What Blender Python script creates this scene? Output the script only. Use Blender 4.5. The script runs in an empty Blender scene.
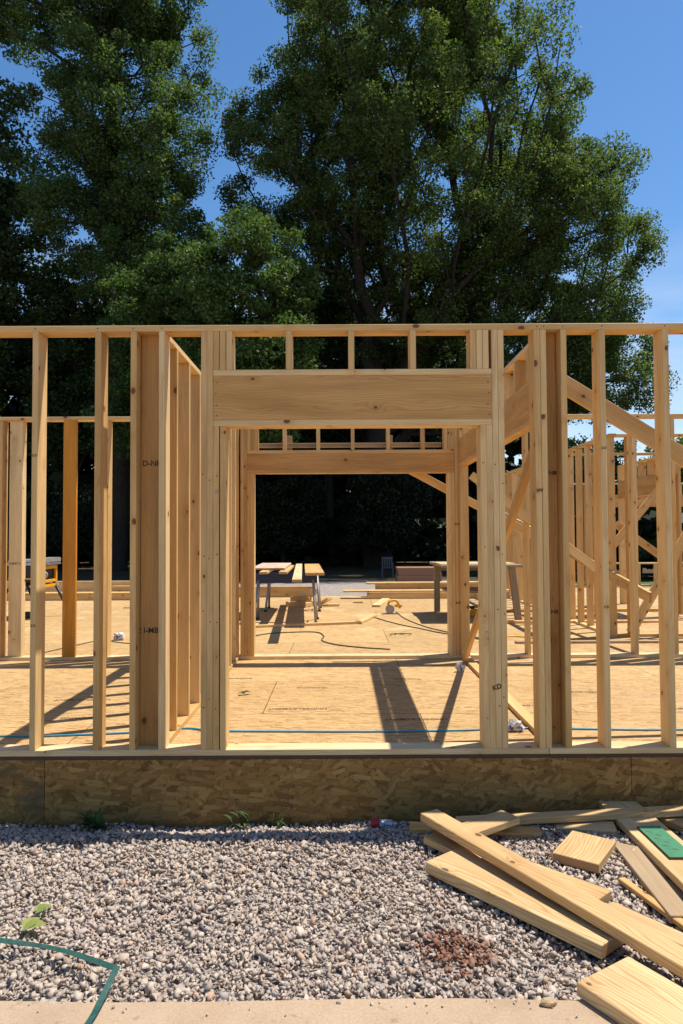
import bpy, bmesh, math, random
import numpy as np
from mathutils import Vector, Matrix, noise

random.seed(11)
rng = np.random.default_rng(11)
R = math.radians
S = bpy.context.scene
COL = S.collection

# ------------------------------------------------------------------ camera
cam = bpy.data.cameras.new('camera')
cam.sensor_fit = 'VERTICAL'; cam.sensor_height = 36.0; cam.lens = 36.0 * 710 / 1024
cam.clip_start = 0.05; cam.clip_end = 3000
camo = bpy.data.objects.new('camera', cam); COL.objects.link(camo)
camo.matrix_world = (Matrix.Translation((0, -4.51, 1.383)) @ Matrix.Rotation(R(90 + 1.87), 4, 'X')
                     @ Matrix.Rotation(-0.005, 4, 'Z'))
S.camera = camo
S.render.resolution_x = 683; S.render.resolution_y = 1024

# ------------------------------------------------------------------ light
SUN_DIR = Vector((0.382, 0.174, 1.0)).normalized()
ELEV = math.asin(SUN_DIR.z); AZ = math.atan2(SUN_DIR.x, SUN_DIR.y)
W = bpy.data.worlds.new('World'); S.world = W; W.use_nodes = True
nt = W.node_tree; nt.nodes.clear()
wo = nt.nodes.new('ShaderNodeOutputWorld'); bg = nt.nodes.new('ShaderNodeBackground')
sky = nt.nodes.new('ShaderNodeTexSky'); sky.sky_type = 'NISHITA'; sky.sun_disc = False
sky.sun_elevation = ELEV; sky.sun_rotation = AZ
sky.air_density = 1.0; sky.dust_density = 0.25; sky.ozone_density = 1.6; sky.altitude = 200
bg.inputs['Strength'].default_value = 0.112
# thin summer cloud low in the sky
tc = nt.nodes.new('ShaderNodeTexCoord'); mp = nt.nodes.new('ShaderNodeMapping')
mp.inputs['Scale'].default_value = (2.2, 2.2, 7.0); mp.inputs['Location'].default_value = (1.35, 0.3, 0.35)
nz = nt.nodes.new('ShaderNodeTexNoise'); nz.inputs['Scale'].default_value = 1.6
nz.inputs['Detail'].default_value = 7; nz.inputs['Roughness'].default_value = 0.55
rp = nt.nodes.new('ShaderNodeValToRGB'); rp.color_ramp.elements[0].position = 0.36; rp.color_ramp.elements[1].position = 0.64; rp.color_ramp.elements[1].color = (0.62, 0.62, 0.62, 1)
sx = nt.nodes.new('ShaderNodeSeparateXYZ')
band = nt.nodes.new('ShaderNodeMapRange'); band.inputs[1].default_value = 0.38; band.inputs[2].default_value = 0.24
mu = nt.nodes.new('ShaderNodeMath'); mu.operation = 'MULTIPLY'
mxc = nt.nodes.new('ShaderNodeMixRGB'); mxc.inputs[2].default_value = (5.6, 6.1, 6.9, 1)
L = nt.links.new
L(tc.outputs['Generated'], mp.inputs['Vector']); L(mp.outputs[0], nz.inputs['Vector']); L(nz.outputs['Fac'], rp.inputs[0])
L(tc.outputs['Generated'], sx.inputs[0]); L(sx.outputs['Z'], band.inputs[0])
L(rp.outputs[0], mu.inputs[0]); L(band.outputs[0], mu.inputs[1])
hs = nt.nodes.new('ShaderNodeHueSaturation'); hs.inputs['Saturation'].default_value = 1.24; hs.inputs['Value'].default_value = 1.08
L(sky.outputs[0], hs.inputs['Color'])
L(mu.outputs[0], mxc.inputs[0]); L(hs.outputs[0], mxc.inputs[1])
L(mxc.outputs[0], bg.inputs['Color']); L(bg.outputs[0], wo.inputs['Surface'])

sun = bpy.data.lights.new('sun', 'SUN'); sun.energy = 5.0; sun.angle = R(0.53); sun.color = (1.0, 0.95, 0.87)
suno = bpy.data.objects.new('sun', sun); COL.objects.link(suno)
suno.rotation_euler = SUN_DIR.to_track_quat('Z', 'Y').to_euler()
suno.location = (10, 5, 30)

S.view_settings.view_transform = 'Standard'; S.view_settings.look = 'None'
S.view_settings.exposure = 0.40; S.view_settings.gamma = 1.0; S.view_settings.use_curve_mapping = False
S.render.engine = 'CYCLES'
cy = S.cycles
cy.use_denoising = True; cy.max_bounces = 8; cy.diffuse_bounces = 5; cy.transmission_bounces = 4
cy.transparent_max_bounces = 4; cy.caustics_reflective = False; cy.caustics_refractive = False
cy.use_adaptive_sampling = True; cy.adaptive_threshold = 0.012; cy.sample_clamp_indirect = 8

# ------------------------------------------------------------------ node helper
class NT:
    def __init__(s, name):
        s.m = bpy.data.materials.new(name); s.m.use_nodes = True
        s.t = s.m.node_tree; s.t.nodes.clear()
        s.out = s.t.nodes.new('ShaderNodeOutputMaterial')
    def n(s, typ, **k):
        x = s.t.nodes.new('ShaderNode' + typ)
        for a, b in k.items():
            setattr(x, a, b)
        return x
    def l(s, a, b): s.t.links.new(a, b)
    def put(s, sock, v):
        if hasattr(v, 'is_linked') or isinstance(v, bpy.types.NodeSocket): s.l(v, sock)
        elif isinstance(v, tuple) and len(v) == 3 and sock.type == 'RGBA': sock.default_value = (*v, 1)
        else: sock.default_value = v
    def math(s, op, a, b=0.0, c=0.0):
        x = s.n('Math', operation=op)
        for i, v in enumerate((a, b, c)): s.put(x.inputs[i], v)
        return x.outputs[0]
    def vec(s, x, y, z=0.0):
        c = s.n('CombineXYZ')
        for i, v in enumerate((x, y, z)): s.put(c.inputs[i], v)
        return c.outputs[0]
    def noise(s, v, scale, detail=3, rough=0.5, dims='3D', out='Fac'):
        x = s.n('TexNoise'); x.noise_dimensions = dims
        if v is not None: s.l(v, x.inputs['Vector'])
        x.inputs['Scale'].default_value = scale; x.inputs['Detail'].default_value = detail
        x.inputs['Roughness'].default_value = rough
        return x.outputs[out]
    def vor(s, v, scale, feature='F1', out='Distance', dims='3D', rnd=1.0):
        x = s.n('TexVoronoi', feature=feature, voronoi_dimensions=dims)
        if v is not None: s.l(v, x.inputs['Vector'])
        x.inputs['Scale'].default_value = scale; x.inputs['Randomness'].default_value = rnd
        return x.outputs[out]
    def ramp(s, f, stops, interp='LINEAR'):
        x = s.n('ValToRGB'); e = x.color_ramp.elements; x.color_ramp.interpolation = interp
        while len(e) < len(stops): e.new(0.5)
        for i, (p, c) in enumerate(stops):
            e[i].position = p; e[i].color = (*c, 1) if len(c) == 3 else c
        s.l(f, x.inputs[0]); return x.outputs[0]
    def mix(s, f, a, b, mode='MIX'):
        x = s.n('MixRGB', blend_type=mode)
        s.put(x.inputs[0], f); s.put(x.inputs[1], a); s.put(x.inputs[2], b)
        return x.outputs[0]
    def smooth(s, v, a, b, x0=0.0, x1=1.0):
        x = s.n('MapRange', interpolation_type='SMOOTHSTEP')
        s.put(x.inputs[0], v)
        for i, q in enumerate((a, b, x0, x1)): x.inputs[i + 1].default_value = q
        return x.outputs[0]
    def bsdf(s, color, rough=0.6, bump=None, bstr=0.2, bdist=0.01, spec=0.35, metal=0.0):
        p = s.n('BsdfPrincipled')
        s.put(p.inputs['Base Color'], color); s.put(p.inputs['Roughness'], rough)
        s.put(p.inputs['Specular IOR Level'], spec); s.put(p.inputs['Metallic'], metal)
        if bump is not None:
            b = s.n('Bump'); s.l(bump, b.inputs['Height'])
            b.inputs['Strength'].default_value = bstr; b.inputs['Distance'].default_value = bdist
            s.l(b.outputs[0], p.inputs['Normal'])
        s.l(p.outputs[0], s.out.inputs['Surface'])
        return s.m

def lumber(name, stops, ring=0.5, knots=True, grey=0.0, kthr=0.42):
    """sawn softwood: corner attribute gr = (along, across, board random), alpha = end grain"""
    a = NT(name)
    at = a.n('Attribute', attribute_name='gr')
    sp = a.n('SeparateXYZ'); a.l(at.outputs['Vector'], sp.inputs[0])
    u, v, r = sp.outputs; end = at.outputs['Alpha']
    roff = a.math('MULTIPLY', r, 53.0)
    base = a.ramp(r, stops)
    # knots
    kv = a.vec(a.math('ADD', a.math('MULTIPLY', u, 3.6), roff), a.math('MULTIPLY', v, 5.2))
    kx = a.n('TexVoronoi', voronoi_dimensions='2D', feature='F1'); a.l(kv, kx.inputs['Vector']); kx.inputs['Scale'].default_value = 1.0
    ksep = a.n('SeparateColor'); a.l(kx.outputs['Color'], ksep.inputs[0])
    kd = kx.outputs['Distance']
    kon = a.math('GREATER_THAN', ksep.outputs[0], kthr)
    ksz = a.math('MULTIPLY_ADD', ksep.outputs[1], 0.075, 0.012)
    kk = a.math('MULTIPLY', a.smooth(a.math('DIVIDE', kd, ksz), 1.15, 0.7), kon)
    halo = a.math('MULTIPLY', a.smooth(kd, 0.30, 0.03), kon)
    # growth rings run along the board and swell round knots
    warp = a.noise(a.vec(a.math('MULTIPLY', u, 1.1), a.math('MULTIPLY', v, 6.0), roff), 1.0, 3)
    rc = a.math('ADD', a.math('MULTIPLY_ADD', warp, 0.19, v), a.math('MULTIPLY', halo, 0.02))
    w = a.math('SINE', a.math('MULTIPLY', rc, 400.0))
    w = a.math('POWER', a.math('MULTIPLY_ADD', w, 0.5, 0.5), 2.2)
    fine = a.noise(a.vec(a.math('MULTIPLY', u, 3.0), a.math('MULTIPLY', v, 220.0), roff), 1.0, 4, 0.6)
    blot = a.noise(a.vec(a.math('MULTIPLY', u, 1.3), a.math('MULTIPLY', v, 9.0), a.math('ADD', roff, 7.0)), 1.0, 3)
    c = a.mix(a.math('MULTIPLY', w, 0.42 * ring), base, a.mix(1.0, base, (0.72, 0.50, 0.28), 'MULTIPLY'))
    c = a.mix(1.0, c, a.ramp(fine, [(0.25, (0.82, 0.79, 0.74)), (0.7, (1.06, 1.05, 1.04))]), 'MULTIPLY')
    c = a.mix(1.0, c, a.ramp(blot, [(0.28, (0.78, 0.72, 0.63)), (0.62, (1.06, 1.05, 1.03))]), 'MULTIPLY')
    if knots:
        c = a.mix(a.math('MULTIPLY', halo, 0.35), c, a.mix(1.0, c, (0.72, 0.50, 0.30), 'MULTIPLY'))
        c = a.mix(a.math('MULTIPLY', kk, 0.9), c, (0.10, 0.045, 0.018))
    # end grain
    er = a.math('SINE', a.math('MULTIPLY', a.math('ADD', a.math('POWER', u, 2.0), a.math('POWER', a.math('ADD', v, 0.05), 2.0)), 9000.0))
    ec = a.mix(a.math('MULTIPLY_ADD', er, 0.25, 0.3), (0.50, 0.30, 0.13), (0.34, 0.18, 0.07))
    c = a.mix(end, c, ec)
    if grey:
        g = a.noise(a.vec(a.math('MULTIPLY', u, 2.0), a.math('MULTIPLY', v, 30.0), roff), 1.0, 4)
        c = a.mix(a.smooth(g, 0.35, 0.6, grey * 0.55, grey), c, (0.23, 0.20, 0.165))
    h = a.math('ADD', a.math('MULTIPLY', fine, 0.6), a.math('MULTIPLY', w, 0.4))
    return a.bsdf(c, 0.62, h, 0.18, 0.002, 0.3)

LUM = lumber('framing_lumber', [(0.0, (0.65, 0.435, 0.185)), (0.25, (0.75, 0.55, 0.275)), (0.45, (0.58, 0.365, 0.14)), (0.65, (0.71, 0.49, 0.22)), (0.85, (0.78, 0.60, 0.33)), (1.0, (0.53, 0.32, 0.118))])
HEADM = lumber('header_lumber', [(0.0, (0.58, 0.35, 0.13)), (1.0, (0.61, 0.375, 0.145))], 1.1, True, 0.0, 0.8)
PINE = lumber('offcut_pine', [(0.0, (0.56, 0.385, 0.18)), (0.35, (0.65, 0.49, 0.27)), (0.7, (0.53, 0.345, 0.15)), (1.0, (0.62, 0.45, 0.24))], 1.5, True, 0.0, 0.78)
BACKM = lumber('shade_brown_lumber', [(0.0, (0.52, 0.30, 0.105)), (1.0, (0.55, 0.325, 0.12))], 0.8)  # backer studs: shade of the recess put into a browner wood colour
PALE = lumber('pale_lumber', [(0.0, (0.72, 0.55, 0.31)), (1.0, (0.76, 0.60, 0.36))], 0.6)
GREYW = lumber('weathered_wood', [(0.0, (0.40, 0.29, 0.17)), (1.0, (0.46, 0.34, 0.20))], 0.6, True, 0.85)
DULLW = lumber('dull_lumber', [(0.0, (0.50, 0.365, 0.20)), (1.0, (0.46, 0.325, 0.175))], 0.6, True, 0.35)

def strand_panel(name, cols, sx_, sy_, axis, dark, layers=((18, 0.0), (-24, 3.1), (64, 7.7), (-71, 11.3), (4, 15.9), (-48, 21.7))):
    """oriented strand board: layered stretched cells turned in several directions"""
    a = NT(name)
    g = a.n('NewGeometry')
    sp = a.n('SeparateXYZ'); a.l(g.outputs['Position'], sp.inputs[0])
    x = sp.outputs[0]; y = sp.outputs[2] if axis == 'XZ' else sp.outputs[1]
    c = None; hh = None
    for i, (ang, off) in enumerate(layers):
        ca, sa = math.cos(R(ang)), math.sin(R(ang))
        p = a.math('ADD', a.math('MULTIPLY', x, ca), a.math('MULTIPLY', y, sa))
        q = a.math('SUBTRACT', a.math('MULTIPLY', y, ca), a.math('MULTIPLY', x, sa))
        vv = a.vec(a.math('MULTIPLY_ADD', p, sx_, off), a.math('MULTIPLY_ADD', q, sy_, off * 2))
        vx = a.n('TexVoronoi', voronoi_dimensions='2D', feature='F1', distance='CHEBYCHEV'); a.l(vv, vx.inputs['Vector']); vx.inputs['Scale'].default_value = 1
        cs = a.n('SeparateColor'); a.l(vx.outputs['Color'], cs.inputs[0])
        grain = a.noise(a.vec(a.math('MULTIPLY', p, 8.0), a.math('MULTIPLY', q, 160.0), off), 1.0, 3)
        col = a.ramp(cs.outputs[0], cols)
        col = a.mix(1.0, col, a.ramp(grain, [(0.3, (0.86, 0.84, 0.80)), (0.7, (1.08, 1.07, 1.05))]), 'MULTIPLY')
        edge = a.smooth(vx.outputs['Distance'], 0.36, 0.55, 0.0, dark)
        col = a.mix(edge, col, a.mix(1.0, col, (0.45, 0.38, 0.30), 'MULTIPLY'))
        if c is None: c = col; hh = cs.outputs[1]
        else:
            on = a.math('GREATER_THAN', cs.outputs[2], 0.52)
            on = a.math('MULTIPLY', on, a.math('LESS_THAN', vx.outputs['Distance'], 0.50))
            c = a.mix(on, c, col); hh = a.mix(on, hh, cs.outputs[1])
    return a, c, hh, x, y

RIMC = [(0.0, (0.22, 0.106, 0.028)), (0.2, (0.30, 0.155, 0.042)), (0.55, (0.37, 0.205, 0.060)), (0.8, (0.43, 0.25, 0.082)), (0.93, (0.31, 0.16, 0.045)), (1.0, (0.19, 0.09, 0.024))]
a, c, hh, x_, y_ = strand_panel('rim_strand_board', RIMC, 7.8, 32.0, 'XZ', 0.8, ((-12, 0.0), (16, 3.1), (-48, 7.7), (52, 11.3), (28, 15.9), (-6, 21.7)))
b2 = a.noise(a.vec(a.math('MULTIPLY', x_, 1.4), a.math('MULTIPLY', y_, 5.0)), 1.0, 4)
c = a.mix(1.0, c, a.ramp(b2, [(0.3, (0.74, 0.72, 0.66)), (0.62, (1.06, 1.04, 1.0))]), 'MULTIPLY')
sp_ = a.noise(a.vec(a.math('MULTIPLY', x_, 9.0), a.math('MULTIPLY', y_, 34.0)), 1.0, 3)
c = a.mix(a.smooth(sp_, 0.68, 0.76, 0, 0.7), c, (0.10, 0.055, 0.025))
low_dark = a.math('MULTIPLY', a.smooth(a.math('ADD', y_, a.math('MULTIPLY', b2, 0.14)), -0.31, -0.40), 0.45)  # strand board gets darker towards its bottom edge
c = a.mix(low_dark, c, (0.09, 0.062, 0.035))
RIM = a.bsdf(c, 0.6, hh, 0.35, 0.003, 0.3)
# the weathered panel with mould streaks
a, c, hh, x_, y_ = strand_panel('weathered_strand_board', RIMC, 7.8, 32.0, 'XZ', 0.8, ((-12, 0.0), (16, 3.1), (-48, 7.7), (52, 11.3), (28, 15.9), (-6, 21.7)))
n1 = a.noise(a.vec(a.math('MULTIPLY', x_, 5.0), a.math('MULTIPLY', y_, 9.0)), 1.0, 6, 0.65)
n2 = a.noise(a.vec(a.math('MULTIPLY', x_, 26.0), a.math('MULTIPLY', y_, 3.0)), 1.0, 4)
c = a.mix(a.smooth(n1, 0.42, 0.62, 0, 0.8), c, (0.135, 0.09, 0.045))
c = a.mix(a.smooth(n2, 0.60, 0.72, 0, 0.8), c, (0.045, 0.038, 0.028))
RIMW = a.bsdf(c, 0.7, hh, 0.35, 0.003, 0.2)

# subfloor sheets
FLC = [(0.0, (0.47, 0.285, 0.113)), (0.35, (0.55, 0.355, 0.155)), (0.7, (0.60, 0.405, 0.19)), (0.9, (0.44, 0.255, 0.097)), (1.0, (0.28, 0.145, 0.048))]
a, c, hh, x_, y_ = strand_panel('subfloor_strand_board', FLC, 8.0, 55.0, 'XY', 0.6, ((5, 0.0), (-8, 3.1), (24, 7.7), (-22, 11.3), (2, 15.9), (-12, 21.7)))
fl = a.noise(a.vec(a.math('MULTIPLY', x_, 9.0), a.math('MULTIPLY', y_, 60.0)), 1.0, 3)
c = a.mix(a.smooth(fl, 0.60, 0.70, 0, 0.6), c, (0.25, 0.13, 0.045))
br = a.n('TexBrick'); a.l(a.vec(a.math('ADD', x_, 0.62), a.math('ADD', y_, 0.18)), br.inputs['Vector'])
br.inputs['Scale'].default_value = 1.0; br.inputs['Brick Width'].default_value = 2.438; br.inputs['Row Height'].default_value = 1.219
br.inputs['Mortar Size'].default_value = 0.0035; br.inputs['Mortar Smooth'].default_value = 0.0
br.offset = 0.5
br.inputs['Color1'].default_value = (0.92, 0.92, 0.92, 1); br.inputs['Color2'].default_value = (1.06, 1.06, 1.06, 1)
br.inputs['Mortar'].default_value = (0.22, 0.18, 0.14, 1)
c = a.mix(1.0, c, br.outputs['Color'], 'MULTIPLY')
dirt = a.noise(a.vec(x_, y_), 0.9, 5, 0.6)
c = a.mix(a.smooth(dirt, 0.55, 0.8, 0, 0.35), c, (0.34, 0.245, 0.15))
dust = a.noise(a.vec(a.math('ADD', x_, 3.7), y_), 1.6, 5, 0.6)
c = a.mix(a.math('MULTIPLY', a.smooth(dust, 0.52, 0.72, 0, 0.6), a.smooth(y_, 3.2, 6.0)), c, (0.66, 0.50, 0.28))
spk = a.noise(a.vec(x_, y_), 26.0, 2)
c = a.mix(a.smooth(spk, 0.74, 0.80, 0, 0.6), c, (0.16, 0.09, 0.04))
FLOOR = a.bsdf(c, 0.62, hh, 0.12, 0.002, 0.3)

def plain(name, col, rough=0.5, spec=0.4, metal=0.0, vary=0.15, scale=20):
    a = NT(name)
    g = a.n('TexCoord')
    n = a.noise(g.outputs['Object'], scale, 4)
    c = a.mix(1.0, col, a.ramp(n, [(0.3, (1 - vary,) * 3), (0.7, (1 + vary * 0.5,) * 3)]), 'MULTIPLY')
    return a.bsdf(c, rough, n, 0.08, 0.003, spec, metal)

EDGE = plain('sheet_edge', (0.10, 0.055, 0.03), 0.8)
ORANGE = lumber('strand_lumber', [(0.0, (0.60, 0.27, 0.03)), (1.0, (0.60, 0.27, 0.03))], 0.8, False)
INK = plain('ink', (0.10, 0.065, 0.045), 0.9, 0.1, 0.0, 0.5, 90)
FINK = plain('floor_ink', (0.17, 0.115, 0.065), 0.9, 0.1)
BLUE = plain('blue_tube_plastic', (0.05, 0.30, 0.44), 0.4)
STRAPG = plain('green_strap_plastic', (0.026, 0.088, 0.068), 0.35, 0.5, 0.0, 0.35, 60)
GREENP = plain('green_coating', (0.055, 0.205, 0.105), 0.6, 0.3)
STEEL = plain('dull_steel', (0.42, 0.43, 0.44), 0.4, 0.5, 0.8)
GALV = plain('grey_metal', (0.33, 0.31, 0.29), 0.5, 0.5, 0.3)
YEL = plain('yellow_plastic', (0.72, 0.36, 0.02), 0.45)
BLACK = plain('black_plastic', (0.02, 0.02, 0.022), 0.5)
NAVY = plain('navy_plastic', (0.012, 0.028, 0.085), 0.5)
WHITE = plain('white_plastic', (0.58, 0.58, 0.58), 0.4)
DIMW = plain('shaded_white_plastic', (0.10, 0.10, 0.105), 0.6)  # white chair plastic, darkened so the colour holds the woods' shade
PBLUE = plain('blue_print', (0.03, 0.07, 0.32), 0.4)
RED = plain('red_print', (0.45, 0.03, 0.03), 0.4)
PANELR = plain('reddish_panel', (0.30, 0.145, 0.075), 0.7)
PINKP = lumber('pinkish_panel', [(0.0, (0.66, 0.47, 0.36)), (1.0, (0.68, 0.50, 0.38))], 0.4, False)
CORDG = plain('green_cord', (0.10, 0.105, 0.035), 0.6)
CORDB = plain('dark_cord', (0.05, 0.055, 0.05), 0.6)

# ground, gravel, concrete
a = NT('yard_ground'); g = a.n('NewGeometry'); P = g.outputs['Position']
sp = a.n('SeparateXYZ'); a.l(P, sp.inputs[0])
v1 = a.n('TexVoronoi', feature='F1'); a.l(P, v1.inputs['Vector']); v1.inputs['Scale'].default_value = 30
cs = a.n('SeparateColor'); a.l(v1.outputs['Color'], cs.inputs[0])
grav = a.ramp(cs.outputs[0], [(0.0, (0.28, 0.225, 0.185)), (0.4, (0.38, 0.315, 0.265)), (0.75, (0.47, 0.39, 0.32)), (1.0, (0.33, 0.285, 0.26))])
grav = a.mix(a.smooth(v1.outputs['Distance'], 0.45, 0.75, 0, 0.6), grav, (0.05, 0.045, 0.04))
lit = a.noise(P, 3.0, 6, 0.65)
leaflit = a.ramp(lit, [(0.3, (0.045, 0.032, 0.018)), (0.6, (0.085, 0.06, 0.03)), (0.75, (0.05, 0.07, 0.02))])
bnd = a.math('ADD', sp.outputs[1], a.math('MULTIPLY', a.noise(P, 0.5, 3), 5.0))
gr2 = a.mix(a.smooth(bnd, 25.8, 27.0), grav, leaflit)
grs = a.noise(P, 8.0, 5)
grass = a.ramp(grs, [(0.3, (0.05, 0.09, 0.02)), (0.7, (0.11, 0.15, 0.04))])
rightside = a.math('MULTIPLY', a.smooth(a.math('ADD', sp.outputs[0], a.math('MULTIPLY', lit, 2.0)), 6.5, 8.0), a.smooth(sp.outputs[1], 15.0, 16.5))
rightside = a.math('MULTIPLY', rightside, a.smooth(sp.outputs[1], 25.0, 23.5))
gr2 = a.mix(rightside, gr2, grass)
GROUND = a.bsdf(gr2, 0.9, v1.outputs['Distance'], 0.6, 0.02, 0.15)

a = NT('crushed_stone'); g = a.n('NewGeometry'); rr = g.outputs['Random Per Island']
st = a.ramp(rr, [(0.0, (0.36, 0.285, 0.23)), (0.16, (0.51, 0.42, 0.34)), (0.34, (0.43, 0.36, 0.30)), (0.5, (0.56, 0.465, 0.375)),
                 (0.64, (0.39, 0.34, 0.30)), (0.76, (0.52, 0.405, 0.31)), (0.86, (0.46, 0.38, 0.32)), (0.94, (0.47, 0.315, 0.22)), (1.0, (0.29, 0.26, 0.235))], 'CONSTANT')
n3 = a.noise(g.outputs['Position'], 170.0, 4, 0.65)
st = a.mix(1.0, st, a.ramp(n3, [(0.3, (0.72, 0.70, 0.68)), (0.7, (1.14, 1.13, 1.12))]), 'MULTIPLY')
pos = g.outputs['Position']
dd = a.n('VectorMath', operation='DISTANCE'); a.l(pos, dd.inputs[0]); dd.inputs[1].default_value = (0.45, -1.58, -0.30)
rust = a.math('ADD', dd.outputs['Value'], a.math('MULTIPLY', a.math('SUBTRACT', a.noise(pos, 18.0, 3), 0.5), 0.40))
st = a.mix(a.smooth(rust, 0.21, 0.08, 0, 0.9), st, (0.21, 0.085, 0.042))
STONE = a.bsdf(st, 0.85, n3, 0.25, 0.004, 0.25)

a = NT('sandy_concrete'); g = a.n('NewGeometry'); P = g.outputs['Position']
n1 = a.noise(P, 2.6, 6, 0.6); n2 = a.noise(P, 90.0, 3, 0.6); n3 = a.noise(P, 320.0, 2)
c = a.ramp(n1, [(0.3, (0.35, 0.245, 0.155)), (0.5, (0.43, 0.31, 0.205)), (0.7, (0.47, 0.35, 0.24))])
c = a.mix(1.0, c, a.ramp(n2, [(0.3, (0.86, 0.85, 0.83)), (0.7, (1.06, 1.06, 1.05))]), 'MULTIPLY')
c = a.mix(1.0, c, a.ramp(n3, [(0.3, (0.85, 0.84, 0.82)), (0.65, (1.05, 1.05, 1.05))]), 'MULTIPLY')
c = a.mix(a.smooth(a.noise(P, 14.0, 4), 0.64, 0.74, 0, 0.6), c, (0.22, 0.15, 0.095))
c = a.mix(a.smooth(a.noise(P, 1.1, 5, 0.65), 0.5, 0.68, 0, 0.45), c, (0.33, 0.235, 0.16))
CONC = a.bsdf(c, 0.85, n2, 0.3, 0.003, 0.2)

def leafmat(name, c0, c1, c2, trans=0.32):
    a = NT(name); g = a.n('NewGeometry')
    c = a.ramp(g.outputs['Random Per Island'], [(0.0, c0), (0.5, c1), (1.0, c2)])
    oi = a.n('ObjectInfo')
    c = a.mix(1.0, c, a.ramp(oi.outputs['Random'], [(0.0, (0.86, 0.93, 0.9)), (1.0, (1.10, 1.05, 0.95))]), 'MULTIPLY')
    p = a.n('BsdfPrincipled'); a.l(c, p.inputs['Base Color']); p.inputs['Roughness'].default_value = 0.62
    p.inputs['Specular IOR Level'].default_value = 0.25
    t = a.n('BsdfTranslucent'); a.l(a.mix(1.0, c, (1.55, 1.6, 0.7), 'MULTIPLY'), t.inputs['Color'])
    mx = a.n('MixShader'); mx.inputs[0].default_value = trans
    a.l(p.outputs[0], mx.inputs[1]); a.l(t.outputs[0], mx.inputs[2]); a.l(mx.outputs[0], a.out.inputs['Surface'])
    return a.m
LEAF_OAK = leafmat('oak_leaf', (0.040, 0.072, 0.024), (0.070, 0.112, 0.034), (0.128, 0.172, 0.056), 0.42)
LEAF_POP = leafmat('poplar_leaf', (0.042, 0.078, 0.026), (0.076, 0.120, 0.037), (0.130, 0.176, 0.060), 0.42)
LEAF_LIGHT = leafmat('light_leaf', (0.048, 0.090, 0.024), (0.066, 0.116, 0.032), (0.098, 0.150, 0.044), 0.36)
LEAF_DARK = leafmat('woodland_leaf', (0.020, 0.040, 0.012), (0.030, 0.056, 0.016), (0.046, 0.076, 0.022), 0.2)  # wood trees: canopy shade put into lower greens
LEAF_DEEP = leafmat('deep_shade_leaf', (0.007, 0.014, 0.005), (0.011, 0.020, 0.006), (0.017, 0.028, 0.009), 0.06)  # under-canopy darkness painted into the leaf colour
WEED = leafmat('weed_leaf', (0.045, 0.08, 0.02), (0.06, 0.10, 0.025), (0.09, 0.13, 0.035), 0.25)
YLEAF = leafmat('fallen_leaf', (0.24, 0.28, 0.08), (0.27, 0.31, 0.09), (0.30, 0.33, 0.11), 0.25)
a = NT('bark'); g = a.n('TexCoord'); mpn = a.n('Mapping'); mpn.inputs['Scale'].default_value = (9, 9, 1.6); a.l(g.outputs['Object'], mpn.inputs[0])
n1 = a.noise(mpn.outputs[0], 1.5, 5, 0.65)
BARK = a.bsdf(a.ramp(n1, [(0.3, (0.016, 0.013, 0.011)), (0.7, (0.050, 0.040, 0.032))]), 0.9, n1, 0.8, 0.05, 0.15)

# ------------------------------------------------------------------ object helpers
def tag(o, label, cat, group=None):
    o['label'] = label; o['category'] = cat
    if group: o['group'] = group
    return o
def thing(name, label, cat, loc=(0, 0, 0), group=None):
    o = bpy.data.objects.new(name, None); COL.objects.link(o); o.location = loc
    o.empty_display_size = 0.2
    return tag(o, label, cat, group)
def link(name, me, mat, parent=None, loc=None):
    o = bpy.data.objects.new(name, me); COL.objects.link(o)
    if mat is not None:
        if not me.materials: me.materials.append(mat)
    if parent is not None: o.parent = parent
    if loc is not None: o.location = loc
    return o
def origin(parent):
    p = Vector((0, 0, 0))
    while parent is not None:
        p += parent.location; parent = parent.parent
    return p

def board(name, parent, p0, p1, w, t, wdir, mat=None, bev=0.0025, center=True, twist=0.0, skew=0.0):
    """a sawn board from p0 to p1, w wide along wdir and t thick, eased edges, own grain"""
    mat = mat or LUM
    p0 = Vector(p0); p1 = Vector(p1); ax = (p1 - p0); Lg = ax.length; ax.normalize()
    wd = Vector(wdir); wd = (wd - ax * wd.dot(ax)).normalized(); td = ax.cross(wd)
    if twist: 
        q = Matrix.Rotation(twist, 3, ax); wd = q @ wd; td = q @ td
    bm = bmesh.new(); bmesh.ops.create_cube(bm, size=1.0)
    for vt in bm.verts: vt.co = Vector((vt.co.x * Lg, vt.co.y * w, vt.co.z * t))
    if skew:
        for vt in bm.verts:
            if vt.co.x < 0: vt.co.x += vt.co.y * skew
    if bev: bmesh.ops.bevel(bm, geom=bm.edges[:], offset=bev, segments=1, affect='EDGES')
    me = bpy.data.meshes.new(name); bm.normal_update()
    lay = bm.loops.layers.float_color.new('gr')
    rnd = random.random(); o1 = random.random() * 9; o2 = random.random() * 5; o3 = random.random() * 5 + 5
    for f in bm.faces:
        n = f.normal; ex = abs(n.x); ey = abs(n.y); ez = abs(n.z)
        for lp in f.loops:
            k = lp.vert.co
            if ex > 0.8: lp[lay] = (k.y, k.z, rnd, 1.0)
            elif ey >= ez: lp[lay] = (k.x + o1, k.z + o2, rnd, 0.0)
            else: lp[lay] = (k.x + o1, k.y + o3, rnd, 0.0)
    M3 = Matrix((ax, wd, td)).transposed()
    mid = (p0 + p1) / 2
    org = origin(parent) if parent is not None else mid
    for vt in bm.verts: vt.co = M3 @ vt.co + (mid - org)
    bm.to_mesh(me); bm.free()
    o = link(name, me, mat, parent)
    if parent is None: o.location = mid
    return o
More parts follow.
